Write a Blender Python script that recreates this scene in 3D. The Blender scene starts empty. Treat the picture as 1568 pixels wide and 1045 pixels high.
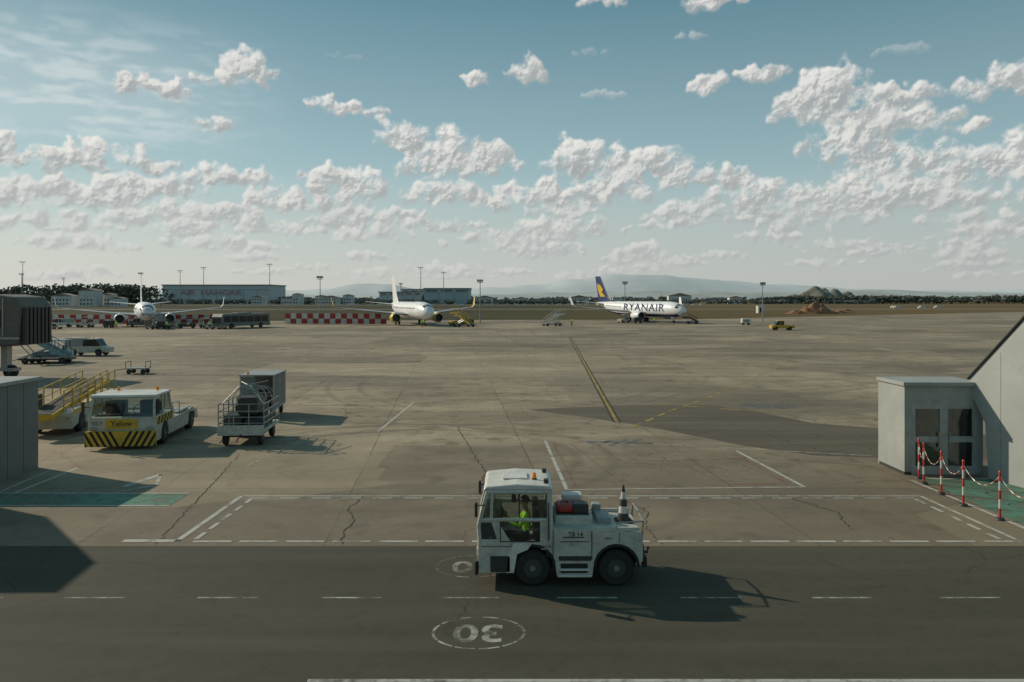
import bpy, bmesh, math, random
import numpy as np
from mathutils import Vector, Matrix, noise as mnoise
random.seed(7)
R=math.radians
sc=bpy.context.scene
sc.view_settings.view_transform='Standard'
sc.view_settings.look='None'
sc.view_settings.exposure=0
col=sc.collection

# ------------------------------------------------------------------ node helper
class NT:
    def __init__(s,nt): s.t=nt
    def put(s,sock,v):
        if isinstance(v,bpy.types.NodeSocket): s.t.links.new(v,sock)
        elif v is not None:
            if isinstance(v,(tuple,list)) and len(v)==3 and sock.type=='RGBA': v=(*v,1)
            sock.default_value=v
    def math(s,op,a,b=None,c=None,clamp=False):
        n=s.t.nodes.new('ShaderNodeMath'); n.operation=op; n.use_clamp=clamp
        s.put(n.inputs[0],a); s.put(n.inputs[1],b); s.put(n.inputs[2],c); return n.outputs[0]
    def vm(s,op,a,b=None):
        n=s.t.nodes.new('ShaderNodeVectorMath'); n.operation=op
        s.put(n.inputs[0],a); s.put(n.inputs[1],b)
        return n.outputs['Value'] if op in('DOT_PRODUCT','LENGTH','DISTANCE') else n.outputs['Vector']
    def mix(s,f,a,b,mode='MIX'):
        n=s.t.nodes.new('ShaderNodeMix'); n.data_type='RGBA'; n.blend_type=mode; n.clamp_factor=True
        s.put(n.inputs[0],f); s.put(n.inputs[6],a); s.put(n.inputs[7],b); return n.outputs[2]
    def noise(s,v,scale,detail=4,rough=.55,dist=0):
        n=s.t.nodes.new('ShaderNodeTexNoise'); s.put(n.inputs['Vector'],v)
        n.inputs['Scale'].default_value=scale; n.inputs['Detail'].default_value=detail
        n.inputs['Roughness'].default_value=rough; n.inputs['Distortion'].default_value=dist
        return n.outputs[0]
    def noisec(s,v,scale,detail=3):
        n=s.t.nodes.new('ShaderNodeTexNoise'); s.put(n.inputs['Vector'],v)
        n.inputs['Scale'].default_value=scale; n.inputs['Detail'].default_value=detail
        return n.outputs[1]
    def rng(s,v,a,b,c=0,d=1,smooth=False):
        n=s.t.nodes.new('ShaderNodeMapRange'); n.clamp=True
        if smooth: n.interpolation_type='SMOOTHSTEP'
        s.put(n.inputs[0],v); s.put(n.inputs[1],a); s.put(n.inputs[2],b); s.put(n.inputs[3],c); s.put(n.inputs[4],d)
        return n.outputs[0]
    def sep(s,v):
        n=s.t.nodes.new('ShaderNodeSeparateXYZ'); s.put(n.inputs[0],v); return n.outputs
    def comb(s,x,y,z=0.0):
        n=s.t.nodes.new('ShaderNodeCombineXYZ'); s.put(n.inputs[0],x); s.put(n.inputs[1],y); s.put(n.inputs[2],z); return n.outputs[0]
    def obj(s):
        return s.t.nodes.new('ShaderNodeTexCoord').outputs['Object']

def newmat(name):
    m=bpy.data.materials.new(name); m.use_nodes=True
    nt=m.node_tree; b=nt.nodes['Principled BSDF']
    return m,NT(nt),b
def bump(N,b,h,strength=.3,dist=.02):
    n=N.t.nodes.new('ShaderNodeBump'); n.inputs['Strength'].default_value=strength; n.inputs['Distance'].default_value=dist
    N.t.links.new(h,n.inputs['Height']); N.t.links.new(n.outputs[0],b.inputs['Normal'])
def mk(name,c,rough=.5,metal=0,var=.12,scale=2.5,dirt=.25,bmp=0):
    m,N,b=newmat(name)
    o=N.obj(); n=N.noise(o,scale,3,.6); n2=N.noise(o,scale*6,4,.65)
    lo=tuple(x*(1-var*2) for x in c); hi=tuple(min(1,x*(1+var)) for x in c)
    cc=N.mix(N.rng(n,.3,.7),lo,hi)
    if dirt: cc=N.mix(N.math('MULTIPLY',N.rng(n2,.5,.75),dirt),cc,tuple(x*.35+.012 for x in c))
    N.put(b.inputs['Base Color'],cc)
    N.put(b.inputs['Roughness'],N.rng(n2,.3,.7,max(0,rough-.1),min(1,rough+.15)))
    b.inputs['Metallic'].default_value=metal
    if bmp: bump(N,b,n2,bmp)
    return m
def glassmat(name,tint,opac):
    m=bpy.data.materials.new(name); m.use_nodes=True; nt=m.node_tree; nt.nodes.clear(); N=NT(nt)
    out=nt.nodes.new('ShaderNodeOutputMaterial'); t=nt.nodes.new('ShaderNodeBsdfTransparent'); g=nt.nodes.new('ShaderNodeBsdfGlossy')
    t.inputs[0].default_value=(*tint,1); g.inputs['Roughness'].default_value=.05
    n=N.noise(N.obj(),3,2)
    mx=nt.nodes.new('ShaderNodeMixShader'); N.put(mx.inputs[0],N.rng(n,.2,.8,opac*.8,opac*1.2))
    nt.links.new(t.outputs[0],mx.inputs[1]); nt.links.new(g.outputs[0],mx.inputs[2]); nt.links.new(mx.outputs[0],out.inputs[0])
    return m
def paintmat(name,c,wear=.5,scale=2.2,rough=.7):
    m=bpy.data.materials.new(name); m.use_nodes=True; nt=m.node_tree; N=NT(nt); b=nt.nodes['Principled BSDF']
    out=nt.nodes['Material Output']; o=N.obj()
    n=N.noise(o,scale,7,.72); n2=N.noise(o,.35,2)
    N.put(b.inputs['Base Color'],N.mix(n2,tuple(x*.7 for x in c),c)); b.inputs['Roughness'].default_value=rough
    t=nt.nodes.new('ShaderNodeBsdfTransparent'); mx=nt.nodes.new('ShaderNodeMixShader')
    f=N.rng(N.math('ADD',n,N.math('MULTIPLY',n2,.35)),wear+.02,wear+.24,0.05,.9)
    N.put(mx.inputs[0],f)
    nt.links.new(t.outputs[0],mx.inputs[1]); nt.links.new(b.outputs[0],mx.inputs[2]); nt.links.new(mx.outputs[0],out.inputs[0])
    return m

M=dict(
 white=mk('white_paint',(.60,.59,.53),.38,dirt=.3,scale=1.6),
 white2=mk('vehicle_white_worn',(.49,.48,.41),.45,dirt=.65,scale=2.6),
 plane=mk('aircraft_white',(.74,.75,.75),.3,var=.03,scale=.3,dirt=.05),
 navy=mk('aircraft_navy',(.012,.03,.12),.35,var=.05,dirt=0),
 gold=mk('aircraft_gold',(.6,.38,.03),.35,var=.05,dirt=.05),
 wing=mk('aircraft_wing_grey',(.42,.43,.44),.4,var=.05,dirt=.1),
 black=mk('black_rubber',(.018,.018,.017),.75,dirt=.3,scale=5),
 dark=mk('dark_plastic',(.035,.035,.033),.5,dirt=.3,scale=4),
 hub=mk('wheel_hub_grey',(.05,.05,.047),.6,dirt=.6,scale=8),
 metal=mk('galvanised_steel',(.34,.34,.32),.4,.7,dirt=.3,scale=6),
 grey=mk('grey_panel',(.28,.29,.28),.5,dirt=.2),
 dgrey=mk('dark_grey_cladding',(.17,.18,.165),.6,var=.06,scale=.8,dirt=.2),
 yellow=mk('vehicle_yellow',(.58,.37,.03),.45,dirt=.4,scale=3),
 red=mk('red_paint',(.42,.035,.025),.5,dirt=.3),
 orange=mk('beacon_orange',(.9,.25,.01),.25,var=.05,dirt=0),
 hivis=mk('hi_vis_fabric',(.5,.9,.04),.75,var=.05,dirt=0),
 trousers=mk('dark_fabric',(.03,.035,.06),.85),
 skin=mk('skin',(.45,.26,.17),.55,var=.04,dirt=0),
 hair=mk('hair',(.03,.02,.015),.7),
 blue=mk('pale_blue_paint',(.2,.34,.38),.45,dirt=.3),
 wall=mk('terminal_cladding',(.30,.315,.295),.55,var=.08,scale=.6,dirt=.25),
 wall2=mk('terminal_cladding_light',(.34,.36,.35),.5,var=.08,scale=.4,dirt=.22),
 frame=mk('door_frame_grey',(.33,.34,.32),.45,dirt=.2),
 brown=mk('bridge_brown_grey',(.13,.11,.09),.55,dirt=.3),
 glass=glassmat('clear_window_glass',(.60,.66,.62),.10),
 dglass=mk('dark_window_glass',(.02,.025,.03),.12,var=.1,dirt=0),
 wpaint=paintmat('worn_white_marking',(.52,.51,.45),.44),
 wpaint2=paintmat('very_worn_white_marking',(.46,.45,.38),.62),
 wpaint3=paintmat('half_worn_white_marking',(.48,.47,.40),.53),
 ypaint=paintmat('worn_yellow_marking',(.42,.29,.06),.46),
 rpaint=paintmat('worn_red_marking',(.33,.11,.08),.62),
 kpaint=paintmat('black_marking_border',(.03,.03,.03),.50),
 gpaint=paintmat('green_walkway_paint',(.10,.24,.17),.50,1.2),
 bpaint=paintmat('faded_blue_marking',(.12,.17,.22),.6),
 crack=mk('bitumen_crack_filler',(.035,.03,.026),.9,var=.2),
 hangar=mk('hangar_cladding',(.50,.55,.56),.6,var=.04,scale=.02,dirt=.05),  # both hangar colours are paled to put distance haze into them
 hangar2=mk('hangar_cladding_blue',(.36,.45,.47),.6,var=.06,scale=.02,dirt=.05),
 letter=mk('faded_red_letter',(.42,.26,.25),.6,var=.05,dirt=0),
 house=mk('rendered_wall',(.60,.60,.57),.8,var=.1,scale=.2),
 roof=mk('tile_roof',(.26,.20,.17),.8),
 earth=mk('orange_earth',(.27,.13,.065),.95,scale=.3,var=.25,bmp=.5),
)

# ------------------------------------------------------------------ mesh helpers
def empty(name,loc=(0,0,0),rot=0):
    e=bpy.data.objects.new(name,None); e.empty_display_size=.3; e.location=loc; e.rotation_euler=(0,0,R(rot)); col.objects.link(e); return e
def addmesh(parent,name,verts,faces,mats,fm=None,smooth=False,bevel=0,loc=None,rot=None,autos=None):
    me=bpy.data.meshes.new(name); me.from_pydata([tuple(v) for v in verts],[],faces)
    if not isinstance(mats,(list,tuple)): mats=[mats]
    for m in mats: me.materials.append(m)
    if fm:
        for p,i in zip(me.polygons,fm): p.material_index=i
    bm=bmesh.new(); bm.from_mesh(me); bmesh.ops.recalc_face_normals(bm,faces=bm.faces); bm.to_mesh(me); bm.free()
    if smooth:
        for p in me.polygons: p.use_smooth=True
    o=bpy.data.objects.new(name,me); col.objects.link(o)
    if parent: o.parent=parent
    if loc: o.location=loc
    if rot: o.rotation_euler=rot
    if bevel:
        b=o.modifiers.new('bevel','BEVEL'); b.width=bevel; b.segments=2; b.limit_method='ANGLE'; b.angle_limit=R(35)
    return o
BF=[(0,1,3,2),(4,6,7,5),(0,4,5,1),(2,3,7,6),(0,2,6,4),(1,5,7,3)]
def bv(x0,x1,y0,y1,z0,z1): return [(x,y,z) for x in(x0,x1) for y in(y0,y1) for z in(z0,z1)]
def box(p,name,x0,x1,y0,y1,z0,z1,m,bevel=.015):
    return addmesh(p,name,bv(x0,x1,y0,y1,z0,z1),BF,m,bevel=bevel)
def boxes(p,name,L,m,bevel=0):
    V=[];F=[]
    for b in L:
        k=len(V); V+=bv(*b); F+=[tuple(i+k for i in f) for f in BF]
    return addmesh(p,name,V,F,m,bevel=bevel)
def tubegeo(pts,r,seg=8):
    V=[];F=[]
    pts=[Vector(a) for a in pts]; rs=r if isinstance(r,(list,tuple)) else [r]*len(pts)
    for i,a in enumerate(pts):
        d=(pts[min(i+1,len(pts)-1)]-pts[max(i-1,0)]).normalized()
        up=Vector((0,0,1)) if abs(d.z)<.95 else Vector((1,0,0))
        s=d.cross(up).normalized(); t=d.cross(s).normalized()
        for k in range(seg):
            an=2*math.pi*k/seg; V.append(a+(s*math.cos(an)+t*math.sin(an))*rs[i])
    n=len(pts)
    for i in range(n-1):
        for k in range(seg):
            a=i*seg+k;b=i*seg+(k+1)%seg; F.append((a,b,b+seg,a+seg))
    F.append(tuple(range(seg))[::-1]); F.append(tuple((n-1)*seg+k for k in range(seg)))
    return V,F
def tubes(p,name,L,m,seg=8,smooth=False):
    V=[];F=[]
    for pts,r in L:
        v,f=tubegeo(pts,r,seg); k=len(V); V+=v; F+=[tuple(i+k for i in q) for q in f]
    return addmesh(p,name,V,F,m,smooth=smooth)
def cyl(p,name,a,b,r,m,r2=None,seg=20,bevel=0):
    v,f=tubegeo([a,b],[r,r if r2 is None else r2],seg); return addmesh(p,name,v,f,m,bevel=bevel)
def prism(p,name,prof,y0,y1,m,bevel=0,axis='y'):
    n=len(prof); V=[]
    for y in(y0,y1):
        for a,b in prof:
            V.append((a,y,b) if axis=='y' else (y,a,b) if axis=='x' else (a,b,y))
    F=[tuple(range(n)),tuple(range(2*n-1,n-1,-1))]+[(i,(i+1)%n,(i+1)%n+n,i+n) for i in range(n)]
    return addmesh(p,name,V,F,m,bevel=bevel)
def wheel(p,name,x,y,z,r,w,axis='y'):
    def P(d,rr): return (x,y+d,z) if axis=='y' else (x+d,y,z)
    V,F=tubegeo([P(-w/2,0),P(-w/2+.04,0),P(w/2-.04,0),P(w/2,0)],[r*.9,r,r,r*.9],24)
    o=addmesh(p,name,V,F,M['black'])
    V,F=tubegeo([P(-w/2-.012,0),P(w/2+.012,0)],[r*.5,r*.5],20); addmesh(p,name+'_hub',V,F,M['hub'])
    V,F=tubegeo([P(-w/2-.03,0),P(w/2+.03,0)],[r*.16,r*.16],10); addmesh(p,name+'_cap',V,F,M['dgrey'])
def textmesh(p,name,body,size,m,loc,mat3,extr=.004,wx=1.0,bold=.012,space=1.0):
    cu=bpy.data.curves.new(name,'FONT'); cu.body=body; cu.size=size; cu.align_x='CENTER'; cu.align_y='CENTER'; cu.extrude=extr
    cu.offset=size*bold; cu.space_character=space
    t=bpy.data.objects.new(name,cu); col.objects.link(t)
    dg=bpy.context.evaluated_depsgraph_get(); me=bpy.data.meshes.new_from_object(t.evaluated_get(dg))
    bpy.data.objects.remove(t); bpy.data.curves.remove(cu)
    me.materials.clear(); me.materials.append(m)
    for v in me.vertices: v.co.x*=wx
    me.transform(Matrix.Translation(loc)@mat3.to_4x4())
    o=bpy.data.objects.new(name,me); col.objects.link(o)
    if p:o.parent=p
    return o
FRONT=Matrix(((1,0,0),(0,0,-1),(0,1,0)))

# ------------------------------------------------------------------ world
w=bpy.data.worlds.new("World"); sc.world=w; w.use_nodes=True
SUN_AZ=-62.7; SUN_EL=28
AZ0,AZ1,ELM,PPD=-50.,50.,26.,20
def cloud_sheet():
    W=int((AZ1-AZ0)*PPD); H=int(ELM*PPD)
    def fn(beta,k0,seed,ax=1.0,ay=1.0):
        rg=np.random.default_rng(seed); f=np.fft.rfft2(rg.standard_normal((H,W)))
        ky=np.fft.fftfreq(H)[:,None]*ay; kx=np.fft.rfftfreq(W)[None,:]*ax
        f*=1/((kx**2+ky**2+k0**2)**(beta/2)); n=np.fft.irfft2(f,s=(H,W)); n-=n.mean(); return n/n.std()
    n1=fn(1.9,1/60,1); wx=fn(2.3,1/50,2); wy=fn(2.3,1/50,3); n4=fn(1.5,1/16,4); n5=fn(2.2,1/40,5)
    C=np.ones((H,W,3))*.5; A=np.zeros((H,W))
    def ss(a,b,x): t=np.clip((x-a)/(b-a),0,1); return t*t*(3-2*t)
    def blur(a,n):
        for _ in range(n):
            a=(np.roll(a,1,0)+np.roll(a,-1,0)+a*2)/4; a=(np.roll(a,1,1)+np.roll(a,-1,1)+a*2)/4
        return a
    ci=blur(fn(2.1,1/90,9,.9,.2),3); yy,xx=np.mgrid[0:H,0:W]; azg=AZ0+xx/PPD; elg=yy/PPD
    mk_=ss(-14,-27,azg)*ss(8.5,11.5,elg)*ss(19,14,elg)
    A=np.clip(ss(-.9,1.9,ci)*mk_*.55+.32*mk_,0,1)*.8; C[:]=(.66,.72,.72)
    rg=np.random.default_rng(11)
    def cloud(az,el,rx,ry,op=1.0):
        cx=(az-AZ0)*PPD; cy=el*PPD; RX=rx*PPD; RY=ry*PPD
        x0=int(max(0,cx-1.7*RX-14));x1=int(min(W,cx+1.7*RX+14)); y0=int(max(0,cy-1.5*RY-10)); y1=int(min(H,cy+2.1*RY+12))
        if x1-x0<6 or y1-y0<6: return
        gy,gx=np.mgrid[y0:y1,x0:x1].astype(float); sl=(slice(y0,y1),slice(x0,x1))
        am=min(RY,24)
        gx=gx+wx[sl]*am*.20; gy=gy+wy[sl]*am*.16
        P=[]
        nb=int(8+5*RX/RY)
        for i in range(nb):
            u=rg.uniform(-.9,.9); r=RY*rg.uniform(.38,.72)*(1-.45*abs(u))
            v=rg.uniform(-.40,.70)*(1-abs(u)**1.8)
            P.append((cx+u*RX,cy+v*RY-.1*RY,r,r*rg.uniform(0,.5)))
        Q=list(P)
        for (px,py,r,z) in P:
            for j in range(7):
                a=rg.uniform(-.3,3.45); rr=r*rg.uniform(.28,.5); d=r*rg.uniform(.5,.9)
                q=(px+math.cos(a)*d,py+math.sin(a)*d,rr,z+r*.3*rg.random()); Q.append(q)
                if rr>5:
                    for k in range(2):
                        b=a+rg.uniform(-1.2,1.2); r3=rr*rg.uniform(.3,.5); Q.append((q[0]+math.cos(b)*rr*.8,q[1]+math.sin(b)*rr*.8,r3,q[3]+rr*.3))
        Hh=np.zeros_like(gx)
        for px,py,r,z in Q:
            d2=(gx-px)**2+(gy-py)**2
            h=np.sqrt(np.maximum(r*r-d2,0)); e=np.clip((r*r-d2)/(r*r)*2,0,1); Hh=np.maximum(Hh,h+z*e)
        base=cy-.55*RY+n4[sl]*RY*.08
        fade=ss(base-.35*RY,base+.6*RY,gy)
        nb_=max(3,int(RY*.22)); T=blur(Hh,nb_)/RY*fade
        g0=ss(.01,.3,T)
        al=ss(.03,.62,T*(1+.20*n1[sl])+(.07*n1[sl]+.055*n4[sl])*g0)*op
        S=blur(Hh,5)+n1[sl]*RY*.07+n4[sl]*RY*.02
        sy,sx=np.gradient(S); nn=np.sqrt(sx**2+sy**2+.9); lam=np.clip((-sx*-.66+-sy*.66+.30*.74)/nn,0,1)
        S2=blur(Hh,26)+n5[sl]*RY*.10; sy,sx=np.gradient(S2); nn=np.sqrt(sx**2+sy**2+.08); lam2=np.clip(.33+(-sx*-.6+-sy*.8)/nn,0,1)
        v=(gy-cy)/RY
        b=np.clip(-.02+.28*lam+.52*lam2+.34*np.clip(.26+.5*v,0,1),0,1); b=b+(1-ss(.1,.8,T))*.14
        b=np.clip(b,0,1)[...,None]
        c=np.array((.335,.37,.38))*(1-b)+np.array((.81,.80,.76))*b
        a=al; A0=A[sl]; C0=C[sl]; Ao=a+A0*(1-a)
        C[sl]=(c*a[...,None]+C0*(A0*(1-a))[...,None])/np.maximum(Ao,1e-5)[...,None]*(Ao>1e-4)[...,None]+C0*(Ao<=1e-4)[...,None]; A[sl]=Ao
    L=[(-19.3,14.6,2.4,1.1),(-18.8,15.3,1.7,1.25),(-24.2,13.3,2.5,1.1),(-20.8,11.4,1.7,.75),(-10.8,12.9,2.8,.65),(-13.0,13.3,1.4,.7),
       (-2.4,15.3,1.1,.65),(1.3,15.7,1.5,1.1),(13.9,14.5,1.5,.95),(17.3,14.9,1.8,.75),(14.1,19.9,2.4,1.0),(6.7,20.3,1.7,.8),
       (21.6,13.2,2.2,2.3),(22.6,12.2,2.9,1.9),(25.7,12.7,2.9,1.3),(23.9,9.9,3.8,2.1),(20.0,12.1,2.0,1.1),(28.3,10.8,2.4,.9),(26.6,8.8,3.6,1.9),(25.2,11.2,3.3,1.6),
       (31.8,12.6,2.6,1.4),(31,7.8,3.6,1.8),(-7.3,11.1,2.1,1.6),(-4.4,10.2,3.2,1.5),(-1.8,9.5,2.8,1.3),(-5.0,9.0,3.4,1.3),(4.6,9.2,2.5,1.5),(9.6,9.1,3.6,1.8),(12,8.3,3.2,1.3),
       (14.3,8.0,3.4,1.1),(-32.1,8.7,2.6,1.2),(-29.0,8.4,2.4,1.1),(-25.6,8.9,3.0,1.2),(-20,7.9,3.4,1.1),(-24,7.1,3.4,1.2),(-28,6.7,3.4,1.2),(-31.5,6.3,3.4,1.3),(-10.9,7.4,3.4,1.6),
       (-15.3,6.5,3.4,1.3),(-4.9,7.3,3.4,1.3),(-1.0,7.1,3.4,1.3),(3.0,7.2,3.2,1.3),(7,7.4,3.4,1.3),(16.9,6.8,3.5,1.3),(24.5,6.6,4.2,1.8),(-13.2,8.5,2.2,.9),(20.6,6.3,3.2,1.3),(28.4,6.2,3.8,1.5),
       (-40,12,3,1.6),(-46,9,3,1.4),(40,10,3,1.8),(46,14,3,1.6),(38,7,3,1),(-38,8,3,1)]
    L=[(a,b,c*1.06,d*1.10) for a,b,c,d in L]
    for i in range(105):
        el=1.2+5.0*rg.random(); L.append((rg.uniform(-50,50),el,rg.uniform(2.4,5.0)*(.5+el*.10),rg.uniform(.6,1.1)*(.4+el*.14),.85))
    for t in ((6.8,14.2,2.0,.45,.35),(-12,16.5,1.4,.3,.2),(12.6,17.8,1.4,.45,.4),(26,15.6,2,.5,.25),(5.6,17.0,1.6,.4,.2)): L.append(t)
    L.sort(key=lambda t:t[1])
    for t in L: cloud(*t)
    edge=ss(0,4,azg-AZ0)*ss(0,4,AZ1-azg)*ss(0,2,ELM-elg); A=A*edge
    img=bpy.data.images.new('cumulus_clouds',W,H,alpha=True,float_buffer=True); img.colorspace_settings.name='Non-Color'
    px=np.dstack([C,A]).astype(np.float32); img.pixels.foreach_set(px.ravel()); img.update(); img.pack(); img.alpha_mode='CHANNEL_PACKED'
    return img
def build_world():
    nt=w.node_tree; nt.nodes.clear(); N=NT(nt); ST=.13; k=1/ST
    out=nt.nodes.new('ShaderNodeOutputWorld'); bg=nt.nodes.new('ShaderNodeBackground'); bg.inputs[1].default_value=ST
    sky=nt.nodes.new('ShaderNodeTexSky'); sky.sky_type='NISHITA'; sky.sun_disc=False
    sky.sun_elevation=R(SUN_EL); sky.sun_rotation=R(SUN_AZ); sky.air_density=1.0; sky.dust_density=.8; sky.ozone_density=1.5
    tc=nt.nodes.new('ShaderNodeTexCoord').outputs['Generated']; x,y,z=N.sep(tc)
    az=N.math('MULTIPLY',N.math('ARCTAN2',x,y),57.2958)
    rr=N.math('SQRT',N.math('ADD',N.math('MULTIPLY',x,x),N.math('MULTIPLY',y,y)))
    el=N.math('MULTIPLY',N.math('ARCTAN2',z,rr),57.2958)
    uv=N.comb(N.math('DIVIDE',N.math('SUBTRACT',az,AZ0),AZ1-AZ0),N.math('DIVIDE',el,ELM))
    im=nt.nodes.new('ShaderNodeTexImage'); im.image=cloud_sheet(); im.extension='CLIP'; im.interpolation='Cubic'; N.put(im.inputs[0],uv)
    skyc=N.mix(1.0,sky.outputs[0],(.74,.84,.75),'MULTIPLY')
    lo=N.mix(N.rng(el,0,9),(.54*k,.57*k,.55*k),(.34*k,.48*k,.505*k)); lo=N.mix(N.rng(el,8,21),lo,(.105*k,.235*k,.285*k))
    skyc=N.mix(.74,skyc,lo)
    cc=N.vm('SCALE',im.outputs[0]); cc.node.inputs['Scale'].default_value=k
    c=N.mix(im.outputs[1],skyc,cc)
    hz=N.rng(el,-1,10.5,1,0,True)
    hc=N.mix(N.rng(az,-35,30),(.60*k,.60*k,.575*k),(.45*k,.465*k,.45*k))
    c=N.mix(N.math('MULTIPLY',hz,.72),c,hc)
    N.put(bg.inputs[0],c); nt.links.new(bg.outputs[0],out.inputs[0])
build_world()
sd=bpy.data.lights.new('sun','SUN'); sd.energy=3.9; sd.angle=R(.6); sd.color=(1,.87,.69)
so=bpy.data.objects.new('sun',sd); col.objects.link(so)
dv=Vector((math.sin(R(SUN_AZ))*math.cos(R(SUN_EL)),math.cos(R(SUN_AZ))*math.cos(R(SUN_EL)),math.sin(R(SUN_EL))))
so.rotation_euler=dv.to_track_quat('Z','Y').to_euler(); so.location=(0,0,50)

# ------------------------------------------------------------------ ground
def sheet(name,pts,z,m,parent=None):
    return addmesh(parent,name,[(x,y,z) for x,y in pts],[tuple(range(len(pts)))],m)
def mat_grass():
    m,N,b=newmat('dry_grass_field'); o=N.obj(); x,y,z=N.sep(o)
    s=N.vm('MULTIPLY',o,(.25,1,1))
    n=N.noise(s,.012,4,.6); n2=N.noise(o,.05,5,.65); n3=N.noise(s,.035,3,.6)
    c=N.mix(N.rng(n,.35,.65),(.038,.042,.018),(.09,.075,.035))
    c=N.mix(N.rng(n3,.5,.7,0,.7),c,(.13,.09,.04))
    right=N.rng(N.math('SUBTRACT',x,N.math('MULTIPLY',y,.10)),-60,110,0,1)
    c=N.mix(N.math('MULTIPLY',right,.6),c,(.17,.11,.045))
    c=N.mix(N.rng(right,.6,0,0,.55),c,(.034,.038,.018))
    c=N.mix(N.rng(n2,.55,.75,0,.6),c,(.038,.043,.02))
    N.put(b.inputs['Base Color'],c); b.inputs['Roughness'].default_value=1; b.inputs['Specular IOR Level'].default_value=.1; bump(N,b,n2,.6,.3); return m
def mat_apron():
    m,N,b=newmat('worn_apron_concrete'); o=N.obj(); x,y,z=N.sep(o)
    n1=N.noise(o,.055,3,.55,.4); n2=N.noise(o,.42,5,.62); n3=N.noise(o,5,4,.65); n4=N.noise(N.vm('MULTIPLY',o,(.2,1,1)),.35,4,.6)
    c=N.mix(N.rng(n1,.36,.64),(.200,.162,.108),(.385,.315,.212))
    c=N.mix(N.rng(n2,.42,.66,0,.65),c,(.145,.118,.082))
    c=N.mix(N.rng(n4,.48,.68,0,.6),c,(.42,.345,.235))
    c=N.mix(N.rng(n3,.45,.75,0,.45),c,(.13,.108,.076))
    def frac(v,sp): return N.math('FRACT',N.math('DIVIDE',v,sp))
    xs=N.math('ADD',N.math('ADD',x,N.math('MULTIPLY',y,.08)),N.math('MULTIPLY',N.math('SUBTRACT',n2,.5),.12))
    def line(v,sp,wd):
        f=N.math('ABSOLUTE',N.math('SUBTRACT',frac(v,sp),.5)); return N.rng(f,wd/sp,wd/sp*.4)
    wn=N.t.nodes.new('ShaderNodeTexWhiteNoise'); wn.noise_dimensions='2D'
    N.put(wn.inputs['Vector'],N.comb(N.math('FLOOR',N.math('ADD',N.math('DIVIDE',xs,6.2),.5)),N.math('FLOOR',N.math('ADD',N.math('DIVIDE',y,7.4),.5))))
    c=N.mix(N.rng(wn.outputs[0],0,1,0,.34),c,(.12,.10,.072))
    j=N.math('MAXIMUM',line(xs,6.2,.035),line(y,7.4,.035))
    jm=N.rng(N.noise(o,.3,2),.35,.6,.2,.85)
    c=N.mix(N.math('MULTIPLY',j,jm),c,(.045,.037,.03))
    ow=N.vm('ADD',o,N.vm('MULTIPLY',N.noisec(o,.8,4),(1.6,1.6,0)))
    vo=N.t.nodes.new('ShaderNodeTexVoronoi'); vo.feature='DISTANCE_TO_EDGE'; vo.inputs['Scale'].default_value=.13; N.put(vo.inputs['Vector'],ow)
    ck=N.math('MULTIPLY',N.rng(vo.outputs['Distance'],.0045,.0015),N.rng(N.noise(o,.09,1),.48,.56))
    c=N.mix(N.math('MULTIPLY',ck,.7),c,(.04,.033,.027))
    for cx,cy,rad in((-4,31,6.5),(-4,31,7.9),(14,60,25),(14,60,27.2),(-20,70,34),(-20,70,36),(2,24,3.2),(40,30,31),(40,30,29.2),(-2,80,41)):
        d=N.math('ABSOLUTE',N.math('SUBTRACT',N.vm('LENGTH',N.vm('SUBTRACT',o,(cx,cy,0))),rad))
        a=N.math('MULTIPLY',N.rng(d,.3,.08),N.rng(n1,.42,.58,.05,.42)); c=N.mix(a,c,(.085,.07,.052))
    st=N.math('MULTIPLY',N.rng(N.noise(o,.9,3,.5),.57,.70),.55); c=N.mix(st,c,(.07,.056,.041))
    bs=N.noise(N.vm('MULTIPLY',o,(.35,1,1)),.06,4,.6); c=N.mix(N.rng(bs,.48,.62,0,.55),c,(.105,.088,.064))
    drp=N.math('MULTIPLY',N.rng(N.noise(o,2.6,2,.4),.70,.76),.6); c=N.mix(drp,c,(.045,.038,.03))
    vp=N.t.nodes.new('ShaderNodeTexVoronoi'); vp.distance='CHEBYCHEV'; vp.inputs['Scale'].default_value=.11; N.put(vp.inputs['Vector'],N.vm('MULTIPLY',o,(.6,1,1)))
    pc=N.sep(vp.outputs['Color'])[0]; c=N.mix(N.rng(pc,.72,.74,0,.25),c,(.10,.085,.065)); c=N.mix(N.rng(pc,.2,.18,0,.22),c,(.46,.38,.26))
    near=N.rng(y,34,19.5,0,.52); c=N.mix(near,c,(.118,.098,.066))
    N.put(b.inputs['Base Color'],c); N.put(b.inputs['Roughness'],N.rng(n2,.3,.7,.72,.95)); b.inputs['Specular IOR Level'].default_value=.3
    bump(N,b,n3,.25,.01); return m
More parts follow.
